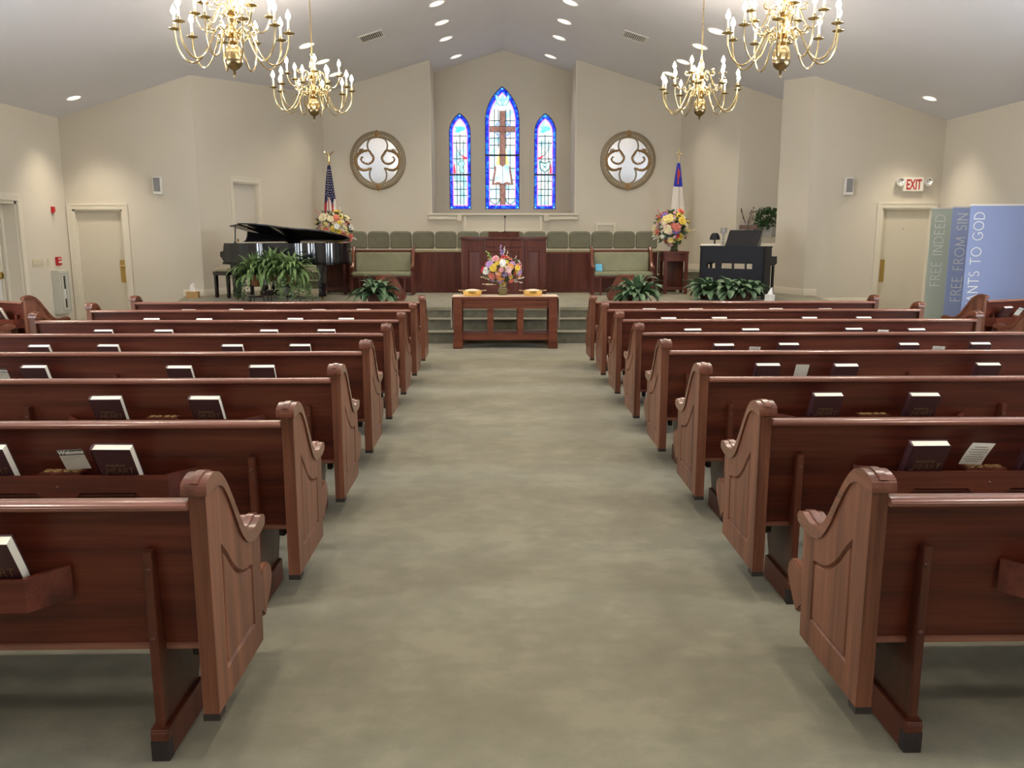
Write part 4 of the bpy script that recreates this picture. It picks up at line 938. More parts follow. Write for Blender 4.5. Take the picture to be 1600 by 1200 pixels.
bouquet('flower_arrangement', 'bright mixed bouquet in a banded vase on the communion table', (.085, 12.1, .747), (0, -.02, .37), .26, .18, .18, ['pink', 'yellow', 'coral', 'lavender', 'lavender', 'pink', 'white', 'orange', 'yellow', 'palepink', 'red', 'coral'], 66, .092, 21,
        [(0, 0), (.062, 0), (.066, .012), (.05, .028), (.062, .05), (.078, .066), (.06, .085), (.066, .092), (.066, .104), (.052, .112), (.056, .19), (.05, .19), (0, .12)], M['vase_gilt'],
        [((0, 0, .4), (-.03, 0, .73), 'lavender', 12, .011), ((0, 0, .4), (.03, 0, .70), 'white', 12, .010), ((.02, 0, .4), (.075, 0, .64), 'cream', 8, .009), ((0, 0, .4), (.0, 0, .66), 'purple', 12, .012), ((-.08, 0, .35), (-.235, -.03, .64), 'green', 14, .017), ((-.1, 0, .3), (-.21, 0, .53), 'orange', 8, .010),
         ((.1, 0, .3), (.2, 0, .57), 'palepink', 8, .010), ((.12, 0, .35), (.215, -.03, .48), 'coral', 8, .014), ((-.1, 0, .2), (-.33, -.05, .27), 'cream', 12, .011), ((-.1, 0, .15), (-.3, -.05, .16), 'cream', 9, .010), ((.1, 0, .2), (.32, -.05, .26), 'white', 10, .012), ((.1, 0, .2), (.29, -.05, .18), 'white', 8, .009), ((-.1, 0, .3), (-.27, 0, .37), 'orange', 5, .012)])

# ------------------------------------------------------------------ grand piano (u along the strings, v away from the pews)
t = thing('grand_piano', 'black grand piano with its lid slightly raised, behind the ferns', 'piano', (-4.74, 14.55, .5), rad(-30))
SIDEC = smooth_path([(.0, 0), (.3, 0), (.55, .0), (.8, .05), (1.02, .19), (1.2, .34), (1.38, .44), (1.56, .49), (1.72, .58), (1.83, .75), (1.87, .95), (1.83, 1.18), (1.70, 1.38), (1.48, 1.48)], 4)
PO = SIDEC + [(.0, 1.48)]
PIN = offset_poly([(x, y) for x, y in PO], .045)
Z0, Z1 = .61, .97
b = MB().plate([p for p in PO], [], lambda u, v, w: Vector((u, v, Z0+w)), .04)
b.plate([(.06 if x < .06 else x, y) for x, y in PO], [[(max(x, .36), y) for x, y in PIN]], lambda u, v, w: Vector((u, v, Z0+w)), Z1-Z0)
b.build('case', M['black'], t, ang=25)
b = MB()
for v0 in (0, 1.42):   # cheeks at the keyboard end
    b.prism([(.06, .97), (.04, .9), (.03, .84), (-.05, .82), (-.055, .74), (-.02, .72), (.06, .61)], 'y', v0, v0+.06)
b.build('cheek', M['black'], t, .004)
MB().box(-.04, .4, .06, 1.42, .62, .70).build('keybed', M['black'], t)
k = MB().box(-.035, .11, .07, 1.41, .70, .718).build('keyboard', M['pages'], t)
b = MB()
for i in range(36):
    if i % 7 not in (2, 6): b.box(.02, .11, .09+i*.0365, .105+i*.0365, .718, .73)
b.build('black_keys', M['black'], k)
MB().plate([(max(x, .42), y) for x, y in PIN], [], lambda u, v, w: Vector((u, v, .86+w)), .015).build('iron_plate', M['brass_dull'], t)
beta = rad(11.5)
def lidp(u, v, w): return Vector((u, 1.48-(1.48-v)*math.cos(beta)-w*math.sin(beta)*-1, .985+(1.48-v)*math.sin(beta)+w*math.cos(beta)))
lid = [(max(x, .40), y-.02) for x, y in SIDEC if x > .38]+[(.40, 1.49)]
b = MB().plate([(.40, -.02)]+lid[1:], [], lidp, .022); b.build('lid', M['black'], t, ang=25)
b = MB().plate(rect(.22, .42, -.02, 1.49), [], lambda u, v, w: lidp(u, v, w-.012-(.42-u)*.12), .02); b.build('lid_flap', M['black'], t)
b = MB().tube([(.28, .05, .96), (.28, .07, 1.23)], .012, 8); b.lathe([(0, 0), (.03, 0), (.03, .01), (.012, .03), (.012, .05)], 10, (.28, .05, .965)); b.build('lid_prop', M['black'], t)
b = MB().prism([(.16, .99), (.22, 1.0), (.27, 1.03), (.30, 1.10), (.31, 1.17), (1.28, 1.06), (1.28, .99)], 'x', .30, .33).build('music_desk', M['black'], t, .004)
def pleg(u, v, nm='leg'):
    l = MB().prism([(-.085, .61), (.085, .61), (.075, .5), (.05, .42), (.042, .12), (.05, .10), (.05, .055), (-.05, .055), (-.05, .10), (-.042, .12), (-.05, .42), (-.075, .5)], 'y', -.05, .05).build(nm, M['black'], t, .006, loc=(u, v, 0))
    MB().tube([(-.02, 0, .028), (.02, 0, .028)], .026, 12).box(-.012, .012, -.015, .015, .02, .06).build('caster', M['brass'], l)
pleg(.16, .14); pleg(.16, 1.34); pleg(1.52, .80)
b = MB()
for dv in (-.09, .09): b.lathe([(.02, 0), (.035, .03), (.025, .1), (.03, .3), (.035, .45)], 10, (.36, .72+dv, .14))
b.box(.28, .42, .55, .89, .05, .14).box(.3, .42, .6, .84, .56, .62); ly = b.build('pedal_lyre', M['black'], t, .008)
for dv in (-.08, 0, .08): MB().box(.18, .3, .72+dv-.015, .72+dv+.015, .03, .045).build('pedal', M['brass'], ly, .004)
t = thing('piano_bench', 'black piano bench with a pale padded seat at the keyboard end', 'bench', (-4.69, 15.33, .5), rad(60))
MB().box(-.46, .46, -.19, .19, .40, .47).build('frame', M['black'], t, .008)
MB().box(-.44, .44, -.17, .17, .47, .535).build('seat_pad', M['cushion'], t, .02, segs=3)
for sx_ in (-1, 1):
    for sy in (-1, 1): MB().prism([(-.03, .41), (.03, .41), (.022, .1), (.026, .03), (.02, 0), (-.02, 0), (-.026, .03), (-.022, .1)], 'y', -.028, .028).build('leg', M['black'], t, .004, loc=(sx_*.42, sy*.15, 0))

# ------------------------------------------------------------------ organ (back panel towards the pews)
t = thing('organ', 'black upright organ seen from behind, beside the basket plants', 'organ', (4.64, 14.42, .5), rad(-40))
# local x runs to the left along the back panel as -x, y away from the pews
L = 1.22
b = MB().box(-L, 0, 0, .025, .62, .885).box(-L, 0, 0, .025, .05, .52).box(-L, -L+.14, 0, .025, .52, .62).box(-.22, 0, 0, .025, .52, .62).box(-L+.3, -L+.42, 0.003, .025, .52, .62).box(-L+.62, -L+.655, .003, .025, .52, .62).box(-.36, -.33, .003, .025, .52, .62); b.build('back_panel', M['blacksatin'], t)
for x in (-L, -.03): MB().prism([(0, .0), (0, .9), (.30, .9), (.31, .74), (.56, .735), (.565, .60), (.47, .58), (.47, .03), (.44, 0), (.40, .03), (.40, .58), (.30, .58), (.30, .03)], 'x', x, x+.03).build('side_panel', M['blacksatin'], t, .003)
MB().box(-L-.01, .01, -.01, .31, .885, .915).build('top', M['blacksatin'], t, .004)
MB().box(-L+.03, -.03, .3, .56, .60, .66).build('key_desk', M['blacksatin'], t)
MB().box(-L+.05, -.05, .36, .54, .66, .68).build('keyboard', M['pages'], t)
MB().prism([(.10, .915), (.26, .915), (.32, 1.19), (.30, 1.20)], 'x', -.80, -.19).build('music_rack', M['black'], t, .006)
t = MB().box(-.2, .2, -.05, .06, 0, .016).box(-.19, .18, -.05, .055, .016, .03).build('sheet_music', M['pages'], None, loc=(Matrix.Translation((4.64, 14.42, .5)) @ Matrix.Rotation(rad(-40), 4, 'Z')) @ Vector((-1.02, .05, .922)), rot=(0, 0, rad(-40))); tag(t, 'cream sheet music lying on the organ top', 'paper')
m = Matrix.Translation((4.64, 14.42, .5)) @ Matrix.Rotation(rad(-40), 4, 'Z')
for i, (x, w) in enumerate(((-.73, .08), (-.55, .08))):
    p = m @ Vector((x+.18, .31, 1.21)); o = MB().box(-w, w, -.012, .012, 0, .075).build('brown_book', M['brownbook'], None, .003, loc=p, rot=(rad(-14), 0, rad(-40))); tag(o, ('first' if i == 0 else 'second')+' brown book standing on the organ music rack, counting from the flowers', 'book', 'books on the organ rack')
p = m @ Vector((-1.04, .2, .918)); t = thing('desk_lamp', 'rounded black lamp head at the end of the organ music rack', 'lamp', p, rad(-40))
MB().lathe([(0, 0), (.06, 0), (.06, .015), (.015, .03), (.012, .12)], 14).build('base', M['blacksatin'], t)
MB().lathe([(.0, .17), (.05, .165), (.08, .12), (.095, .05), (.09, .045), (.07, .1), (0, .14)], 16, (0, 0, .06)).build('shade', M['blacksatin'], t)
t = thing('pencil_cup', 'pale woven pencil cup on the wall ledge behind the organ', 'cup', (4.62, 15.9, 1.42))
p = m @ Vector((-.885, .22, .918)); t.location = p
MB().lathe([(0, 0), (.02, 0), (.02, .21), (.055, .22), (.062, .32), (.055, .32), (.05, .24), (0, .235)], 14).build('cup', M['stone'], t)
t['label'] = 'pale woven cup on a stem at the end of the organ top'
# organ side tissue box, folded
t = thing('tissue_box', 'white tissue box on the stage beside the organ and basket plants', 'box', (4.60, 13.92, .5), rad(35))
MB().box(-.06, .06, -.06, .06, 0, .125).build('box', M['white_plastic'], t, .003)
MB().strip([(-.05, 0, .12), (-.03, .01, .17), (.03, .0, .22)], [(.05, .02, .12), (.05, .0, .19), (.06, .01, .25)]).strip([(-.04, .03, .12), (.0, .02, .18), (.04, .01, .23)], [(.04, -.03, .12), (.05, -.01, .18), (.06, 0, .24)]).build('tissue', M['tissue'], t)
t = thing('tissue_box', 'tan tissue box on the stage end near the baseboard', 'box', (-5.43, 14.95, .5), rad(4))
MB().box(-.105, .105, -.06, .06, 0, .115).build('box', M['box_tan'], t, .003)
MB().strip([(-.05, 0, .115), (-.05, .01, .19), (-.02, .0, .25)], [(.05, .02, .115), (.03, .0, .19), (.03, .01, .27)]).strip([(-.04, .03, .115), (-.03, .02, .2), (.0, .01, .26)], [(.05, -.03, .115), (.05, -.01, .17), (.02, 0, .25)]).build('tissue', M['tissue'], t)

# ------------------------------------------------------------------ plants
def fronds(b, n, L, w, rg, rise=(35, 80), droop=1.6, base=.05, c=(0, 0, 0), az=None, fold=.25, seg=8, stemfrac=0.):
    for i in range(n):
        a = (2*PI*i/n+rg.uniform(-.25, .25)) if az is None else rg.uniform(*az)
        el = rad(rg.uniform(*rise)); l = L*rg.uniform(.65, 1.1); p = Vector((c[0]+base*math.cos(a)*rg.random(), c[1]+base*math.sin(a)*rg.random(), c[2])); h = Vector((math.cos(a), math.sin(a), 0)); sd = Vector((-math.sin(a), math.cos(a), 0)); A, C_, B = [], [], []; tw = rg.uniform(-.35, .35); dr = droop*rg.uniform(.7, 1.25)
        for k in range(seg+1):
            t_ = k/seg; e = el-dr*t_*t_*1.1; d = h*math.cos(e)+Vector((0, 0, math.sin(e)))
            if k: p = p+d*l/seg
            tt = max(0, (t_-stemfrac)/(1-stemfrac)); ww = w*(.10+.9*math.sin(PI*min(1, tt**.8))**.8)*(1 if k < seg else 0)
            if t_ < stemfrac: ww = w*.07
            up = Vector((-math.sin(e)*h.x, -math.sin(e)*h.y, math.cos(e))); s2 = sd*math.cos(tw)+up*math.sin(tw)
            A.append(p-s2*ww+up*ww*fold); C_.append(p); B.append(p+s2*ww+up*ww*fold)
        b.strip(A, C_); b.strip(C_, B)
rg = random.Random(5)
def basket_prof(r, h): return [(0, 0), (r*.8, 0), (r*.95, h*.5), (r, h*.92), (r*1.06, h), (r*.9, h), (r*.88, h*.85), (0, h*.85)]
def lily(label, loc, r, h, spread, n, seed, ell=1., lw=.058):
    t = thing('potted_plant', label, 'plant', loc); q = random.Random(seed)
    MB().lathe(basket_prof(r, h), 24, sx=ell).build('basket', M['basket'], t)
    b = MB(); m_ = int(n*.45)
    for x in ([0] if ell == 1 else [-.12, .14]):
        nn = n if ell == 1 else n//2+8
        fronds(b, nn, spread*1.1, lw, q, (0, 50), 1.4, r*.6, (x, 0, h*.8), stemfrac=.12)
        fronds(b, nn*2//3, spread*1.0, lw*1.05, q, (40, 88), 1.7, r*.5, (x, 0, h*.8), stemfrac=.12)
    for vv in b.bm.verts:
        if vv.co.y > 0: vv.co.y *= .5
        vv.co.z = max(vv.co.z, .012)
    b.build('foliage', M['lily'], t); return t
lily('dark broad leaved plant in a brown basket before the wooden monitor near the piano', (-1.98, 13.66, .5), .15, .17, .44, 40, 1)
lily('dark broad leaved plant in a brown basket before the wooden monitor near the blue booklet', (2.31, 13.70, .5), .16, .17, .46, 40, 2)
lily('broad leaved plant in a long oval basket beside the organ, next to the tissue box', (4.16, 14.22, .5), .16, .19, .37, 50, 3, 1.55)
lily('smaller broad leaved plant beside the organ, nearer the pedestal', (3.70, 14.52, .5), .15, .17, .38, 46, 4)
def fern_on_stand(label, sl, loc, potz, seed, ivy=None):
    t = thing('plant_stand', sl, 'stand', loc)
    for i in range(3):
        a = PI/6+2*PI*i/3; MB().tube([(.13*math.cos(a), .13*math.sin(a), 0), (.10*math.cos(a), .10*math.sin(a), potz*.6), (.11*math.cos(a), .11*math.sin(a), potz+.02)], .007, 6).build('leg', M['iron'], t)
    for z, r in ((potz*.35, .115), (potz-.004, .105)): MB().tube([(r*math.cos(i*PI/10), r*math.sin(i*PI/10), z) for i in range(20)], .006, 6, closed=True).build('ring', M['iron'], t)
    MB().box(-.11, .11, -.01, .01, potz-.012, potz-.004).box(-.01, .01, -.11, .11, potz-.012, potz-.004).build('cross_bar', M['iron'], t)
    q = random.Random(seed); p = thing('fern', label, 'plant', (loc[0], loc[1], loc[2]+potz))
    MB().lathe([(0, 0), (.075, 0), (.095, .15), (.105, .155), (.105, .18), (.09, .18), (.085, .15), (0, .15)], 20).build('pot', M['terracotta'], p)
    b = MB(); fronds(b, 56, .56, .031, q, (10, 60), 2.0, .07, (0, 0, .16)); fronds(b, 44, .50, .029, q, (45, 88), 1.7, .05, (0, 0, .16)); fronds(b, 18, .44, .02, q, (66, 90), .7, .05, (0, 0, .16))
    for vv in b.bm.verts:
        if vv.co.y > 0: vv.co.y *= .4
    b.build('foliage', M['fern'], p)
    if ivy:
        b = MB(); q2 = random.Random(seed+9)
        for _ in range(ivy[1]):
            a = q2.uniform(*ivy[2]); r0 = .1; P = [Vector((r0*math.cos(a), r0*math.sin(a), .16))]; ln = q2.uniform(.25, ivy[3]); dx = q2.uniform(.0, .16)
            for k_ in range(1, 9):
                f_ = k_/8; P.append(Vector((math.cos(a)*(r0+.10*math.sin(min(1, f_*2)*PI/2)+dx*f_), math.sin(a)*(r0+.10*math.sin(min(1, f_*2)*PI/2)+dx*f_), .16+.06*math.sin(min(1, f_*3)*PI)-ln*f_*f_)))
            b.tube(P, .0025, 4, cap=False)
            for pp in P[1:]: leaves(b, pp, 4, .04, .055, q2)
        b.build('trailing_ivy', M[ivy[0]], p)
    return p
fern_on_stand('fern in a terracotta pot before the piano, nearer the keyboard', 'iron plant stand under the fern nearer the keyboard', (-4.0, 13.88, .5), .28, 31, ('ivy', 10, (2.4, 4.2), .5))
fern_on_stand('large fern in a terracotta pot before the middle of the piano', 'iron plant stand under the large fern before the piano', (-3.74, 13.96, .5), .36, 37)
p = fern_on_stand('fern with variegated trailing ivy before the piano tail', 'iron plant stand under the variegated ivy', (-3.36, 13.74, .5), .32, 41, ('variegated', 26, (-2.6, .9), .42))
# grey stone figure under the piano
t = MB()
qq = random.Random(8)
t.lathe([(0, 0), (.2, 0), (.22, .02), (.18, .035), (0, .04)], 20, sy=.6)
for x, y, z, r in ((-.09, 0, .09, .06), (.0, .0, .11, .075), (.09, 0, .09, .06), (-.04, -.05, .15, .05), (.04, -.04, .14, .045), (-.13, -.02, .06, .045), (.14, 0, .05, .04), (0, .03, .17, .04)): t.ball((x, y, z), r, 10, qq.uniform(.8, 1.3))
t = t.build('stone_figurine', M['stone'], None, loc=(-3.72, 14.78, .5)); tag(t, 'small grey carved stone figure on the stage floor behind the ferns', 'figurine')
# niche planter, reed vase, small black speaker
t = thing('leafy_planter', 'bushy green plant in a grey trough on the niche ledge', 'plant', (5.50, 17.03, 1.577), rad(-72))
MB().prism([(-.26, .0), (.26, 0), (.28, .2), (-.28, .2)], 'y', -.085, .085).build('trough', M['planter_grey'], t, .006)
b = MB(); q = random.Random(12); leaves(b, (0, 0, .34), 420, 1, .09, q, (.34, .2, .2)); leaves(b, (-.12, 0, .44), 140, 1, .085, q, (.2, .16, .16)); b.build('foliage', M['ivy'], t)
t = thing('reed_vase', 'slim pale vase of dry reeds on the niche ledge', 'vase', (5.22, 17.50, 1.577))
MB().lathe([(0, 0), (.05, 0), (.045, .2), (.035, .3), (.03, .3), (.03, .02), (0, .02)], 14).build('vase', M['planter_grey'], t)
b = MB()
for i in range(9):
    a = q.uniform(0, 6.28); e = Vector((.13*math.cos(a), .1*math.sin(a), q.uniform(.36, .6))); b.tube([(0, 0, .2), e*.7+Vector((0, 0, .05)), e], .003, 5); b.ball(tuple(e), .012, 6, 2)
b.build('reeds', M['wood_mid'], t)
t = thing('bookshelf_speaker', 'little black speaker beside the planter trough on the ledge', 'speaker', (5.42, 17.40, 1.577), rad(-60))
MB().box(-.055, .055, -.05, .05, 0, .22).build('body', M['blacksatin'], t, .006); MB().lathe([(0, .004), (.03, .004), (.035, 0)], 14).build('cone', M['iron'], t, loc=(0, -.05, .07), rot=(rad(90), 0, 0))

# wooden floor monitors
def monitor(label, loc, rz):
    t = thing('stage_monitor', label, 'speaker', loc, rz)
    # wedge: grille leans away from the pews
    MB().prism([(-.22, 0), (.22, 0), (.265, .07), (.08, .43), (-.15, .43), (-.22, .3)], 'x', -.21, .21).build('cabinet', M['wood_table'], t, .008)
    MB().prism([(.262, .085), (.092, .415), (.097, .418), (.268, .088)], 'x', -.18, .18).build('grille', M['dark'], t)
    MB().lathe([(0, .006), (.016, .004), (.018, 0)], 12).build('jack_plate', M['chrome'], t, loc=(.2115, .12, .06), rot=(0, rad(90), 0))
monitor('reddish wooden floor monitor behind the plant near the piano', (-1.86, 14.36, .5), rad(-72))
monitor('reddish wooden floor monitor behind the plant near the blue booklet', (2.20, 14.40, .5), rad(72))

# ------------------------------------------------------------------ flags
def flag(label, x, y, base, ztop, finial, kind, seed):
    t = thing('flag', label, 'flag', (x, y, base)); H_ = ztop-base
    MB().lathe([(0, 0), (.14, 0), (.14, .03), (.05, .06), (.03, .12), (.02, .12)], 16).build('stand', M['brass_dull'], t)
    MB().tube([(0, 0, .05), (0, 0, H_)], .013, 8).build('pole', M['brass_dull'], t)
    if finial == 'eagle':
        b = MB().ball((0, 0, H_+.03), .03, 10, 1.6).tube([(0, 0, H_+.05), (0, 0, H_+.2)], [.02, .026], 8)
        for s in (-1, 1): b.tube([(0, 0, H_+.16), (s*.04, 0, H_+.21), (s*.10, 0, H_+.255), (s*.125, 0, H_+.26)], [.026, .03, .022, .003], 8, flat=.5)
    else:
        b = MB().box(-.011, .011, -.01, .01, H_, H_+.27).box(-.075, .075, -.01, .01, H_+.155, H_+.178)
    b.build('finial', M['brass'], t)
    # hanging cloth: pleated sleeve that widens downwards
    b = MB(); n, mz = 40, 30; top, bot = H_-.03, H_-1.55; rows = []
    for i in range(mz+1):
        f_ = i/mz; z = top+(bot-top)*f_; r = .022+.105*min(1, f_*1.25)**.8; row = []
        for j in range(n+1):
            a = -PI*.95+1.9*PI*j/n; rr = r*(1+.28*math.sin(a*5+f_*2.)+.12*math.sin(a*9+1))
            row.append(b.v((rr*math.cos(a+PI/2)*1.05+.015*f_, rr*math.sin(a-PI/2)*.6-.01, z-.10*f_*math.cos(a)*(1 if kind == 'stripes' else .4))))
        rows.append(row)
    for i in range(mz):
        for j in range(n):
            f_ = (i+.5)/mz
            if kind == 'stripes': mi = 0 if f_ < .47+.05*math.sin(j*.5) else (1 if (j//3+int(f_*1.5)) % 2 else 2)
            else:
                ang = (j/n-.5)
                mi = 0 if f_ < .34 else 2
                if .11 < f_ < .20 and abs(ang-.02) < .13: mi = 1
                if f_ < .30 and abs(ang-.02) < .04 and f_ > .08: mi = 1
            b.f([rows[i][j], rows[i][j+1], rows[i+1][j+1], rows[i+1][j]], mi)
    c = {'stripes': [M['f_blue'], M['f_red'], M['f_white']], 'cross': [M['f_blue2'], M['f_red2'], M['f_white']]}[kind]
    cl = b.build('cloth', c, t, ang=80)
    if kind == 'stripes':
        b = MB()
        for i in range(2, 14):
            for j in range(4, 38, 4):
                jj = j+(2 if i % 2 else 0)
                if jj >= n: continue
                f_ = i/mz; z = top+(bot-top)*f_; r = .022+.105*min(1, f_*1.25)**.8; a = -PI*.95+1.9*PI*jj/n; rr = r*(1+.28*math.sin(a*5+f_*2.)+.12*math.sin(a*9+1))+.003
                p = Vector((rr*math.cos(a+PI/2)*1.05+.015*f_, rr*math.sin(a-PI/2)*.6-.013, z-.10*f_*math.cos(a)))
                s_ = .013; vs = []
                for q_ in range(10):
                    al = PI/2+q_*PI/5; ra = s_ if q_ % 2 == 0 else s_*.42; vs.append(b.v(p+Vector((ra*math.cos(al), 0, ra*math.sin(al)))))
                b.f(vs)
        b.build('star_pattern', M['f_white'], cl)
    return t
M['f_blue'] = plain('flag_navy', (.015, .015, .07), .8); M['f_red'] = plain('flag_red', (.42, .02, .04), .8); M['f_white'] = plain('flag_white', (.72, .66, .6), .8)
M['f_blue2'] = plain('flag_blue', (.02, .035, .42), .8); M['f_red2'] = plain('flag_cross_red', (.5, .05, .04), .8)
flag('red and white striped flag with starry canton hanging behind the piano flowers', -3.70, 18.95, .832, 3.16, 'eagle', 'stripes', 1)
flag('white flag with a blue canton and cross finial behind the organ side flowers', 4.06, 18.95, .832, 3.22, 'cross', 'cross', 2)

# ------------------------------------------------------------------ chandeliers
def make_chandelier():
    r = thing('chandelier', '', 'chandelier')
    prof = [(0, 0), (.010, .006), (.012, .02), (.006, .03), (.012, .04), (.018, .052), (.012, .064), (.02, .072), (.05, .09), (.075, .115), (.085, .145), (.082, .17)]
    MB().lathe(prof, 24).build('base_ball', M['brass_dark'], r)
    rib = [(.08, .17), (.086, .2), (.084, .235), (.066, .285), (.045, .31)]
    MB().lathe([(0, .17)]+rib+[(0, .31)], 48, ripple=.05, rn=12).build('ribbed_urn', M['brass'], r)
    prof = [(0, .31), (.04, .315), (.05, .33), (.03, .345), (.035, .37), (.075, .385), (.085, .41), (.075, .435), (.035, .445), (.028, .48), (.04, .52), (.05, .55), (.03, .58), (.045, .595), (.06, .615), (.06, .64), (.045, .66), (.025, .67), (.03, .7), (.045, .74), (.035, .79), (.018, .83), (.012, .86), (.012, .88), (0, .885)]
    MB().lathe(prof, 24).build('stem', M['brass'], r)
    MB().tube([(.022*math.cos(i*PI/8), 0, .905+.022*math.sin(i*PI/8)) for i in range(16)], .004, 6, closed=True).build('hanging_ring', M['brass'], r)
    flame = [(0, 0), (.010, .002), (.023, .024), (.026, .04), (.019, .064), (.008, .088), (0, .104)]
    for n, ph, P in ((10, .16, [(.075, 0, .42), (.10, 0, .455), (.135, 0, .46), (.175, 0, .42), (.225, 0, .31), (.285, 0, .20), (.36, 0, .135), (.435, 0, .145), (.495, 0, .215), (.53, 0, .31), (.54, 0, .425)]),
                     (5, .5, [(.05, 0, .625), (.075, 0, .665), (.11, 0, .675), (.15, 0, .64), (.19, 0, .55), (.235, 0, .475), (.285, 0, .455), (.335, 0, .49), (.365, 0, .55), (.375, 0, .60)])):
        P = smooth_path(P, 3); e = Vector(P[-1])
        ab = MB().tube(P, .0085, 8)
        i0 = P[9]; ab.tube(smooth_path([(i0[0], 0, i0[2]), (i0[0]+.05, 0, i0[2]+.0), (i0[0]+.075, 0, i0[2]+.03), (i0[0]+.06, 0, i0[2]+.052), (i0[0]+.045, 0, i0[2]+.04)], 3), [.007]*12+[.009], 6)
        ab.ball((i0[0]+.045, 0, i0[2]+.04), .011, 8)
        q = Vector(P[3]); ab.tube(smooth_path([(q.x, 0, q.z), (q.x-.02, 0, q.z-.06), (q.x+.02, 0, q.z-.1), (q.x+.045, 0, q.z-.07), (q.x+.025, 0, q.z-.055)], 3), .006, 6); ab.ball((q.x+.025, 0, q.z-.055), .009, 8)
        arm0 = ab.build('arm', M['brass_pale'], r)
        MB().lathe([(0, 0), (.012, .0), (.035, .006), (.058, .015), (.06, .02), (.035, .015), (.016, .02), (.014, .03), (.019, .04), (.019, .056), (.012, .056), (0, .05)], 16, (e.x, e.y, e.z-.004)).build('drip_pan', M['brass_pale'], arm0)
        MB().lathe([(0, 0), (.012, 0), (.012, .09), (0, .092)], 12, (e.x, e.y, e.z+.05)).build('candle_sleeve', M['candle'], arm0)
        MB().lathe(flame, 12, (e.x, e.y, e.z+.138)).build('bulb', M['bulb'], arm0)
        for k in range(n):
            a = arm0 if k == 0 else copy_tree(arm0, r); a.rotation_euler = (0, 0, ph+2*PI*k/n)
    return r
cz = make_chandelier()
CH = [(-2.60, 8.7, 3.145), (2.86, 8.7, 3.16), (-2.585, 12.3, 3.195), (2.91, 12.3, 3.208)]
CHL = ['brass chandelier over the piano side pews, the one farther from the stage', 'brass chandelier over the organ side pews, the one farther from the stage', 'brass chandelier on the piano side, the one hanging nearer the stage', 'brass chandelier on the organ side, the one hanging nearer the stage']
def add_light(name, typ, loc, energy, color, **kw):
    l = bpy.data.lights.new(name, typ); l.energy = energy; l.color = color
    for k_, v_ in kw.items(): setattr(l, k_, v_)
    o = bpy.data.objects.new(name, l); COL.objects.link(o); o.location = loc; return o
WARM = (1, .89, .74)
for i, c in enumerate(CH):
    o = cz if i == 0 else copy_tree(cz)
    o.location = c; o.rotation_euler = (0, 0, .37*i); tag(o, CHL[i], 'chandelier', 'brass chandeliers')
    top = zc(c[0]); n = int((top-c[2]-.93)/.034); b = MB()
    for k in range(n+1):
        z = .93+k*.034; pts = []
        for j in range(12):
            a = 2*PI*j/12; u, w_ = .010*math.cos(a), .023*math.sin(a); pts.append((u, 0, z+w_) if k % 2 else (0, u, z+w_))
        b.tube(pts, .0028, 5, closed=True)
    b.build('chain', M['brass_dull'], o); MB().lathe([(0, 0), (.02, -.03), (.06, -.012), (.07, .01), (0, .02)], 18, (0, 0, top-c[2]-.015)).build('canopy', M['brass'], o)
    for k in range(4):
        a = PI*k/2+.2; add_light('candle_light', 'POINT', (c[0]+.24*math.cos(a), c[1]+.24*math.sin(a), c[2]+.86), CANDLE_W*1.5, WARM, shadow_soft_size=.09)

# ------------------------------------------------------------------ ceiling downlights and vents
SL = math.atan(.307)
def make_can(R):
    r = thing('recessed_downlight', '', 'light')
    MB().lathe([(R*.86, .004), (R*.87, -.004), (R, -.006), (R*1.04, -.001), (R*1.04, .004)], 28, cap=False).build('trim_ring', M['reflector'], r)
    MB().lathe([(R*.86, .0), (R*.84, .07), (R*.5, .1), (0, .1)], 28, cap=False).build('reflector', M['reflector'], r)
    MB().lathe([(R*.78, .062), (R*.4, .05), (0, .046)], 28, cap=False).build('lens', M['lens'], r)
    return r
cn = make_can(.165); fcn = [True]
CANS = []
for s, nm, xs in ((-1, 'piano side', (-1.06, -3.42)), (1, 'organ side', (1.34, 3.72))):
    for j, x in enumerate(xs):
        ys = (15.85, 17.2, 18.55, 20.5) if j == 0 else ((15.85, 17.25, 18.55) if s < 0 else (14.75, 15.9, 17.25, 18.5))
        for k, y in enumerate(ys):
            CANS.append((x if not (j == 0 and k == 3) else x+(.12 if s < 0 else -.06), y, '%s recessed downlight counting toward the windows, %s row on the %s slope' % (ORD[k], 'ridge' if j == 0 else 'outer', nm), 14 if k == 3 and j == 0 else STAGE_W*(.7 if j else 1)))
for x, y, nm in ((-7.05, 14.58, 'piano side corner'), (7.34, 14.52, 'organ side corner by the exit sign')): CANS.append((x, y, 'single recessed downlight over the '+nm, CORNER_W))
for x, y, nm in ((-5.75, 8.6, 'piano side'), (6.1, 8.6, 'organ side')): CANS.append((x, y, 'added unseen downlight over the angled side pews, '+nm, CORNER_W))  # unseen downlights, added as a pair to light the banners
for i, y in enumerate((10.6, 6.6, 2.6, -1.2)):
    for x, nm in ((-3.6, 'piano side'), (-1.15, 'piano side inner'), (1.45, 'organ side inner'), (3.9, 'organ side')): CANS.append((x, y, '%s added unseen downlight back from the stage over the pews, %s' % (ORD[i], nm), NAVE_FILL_W))  # unseen downlights added to brighten the pews and carpet
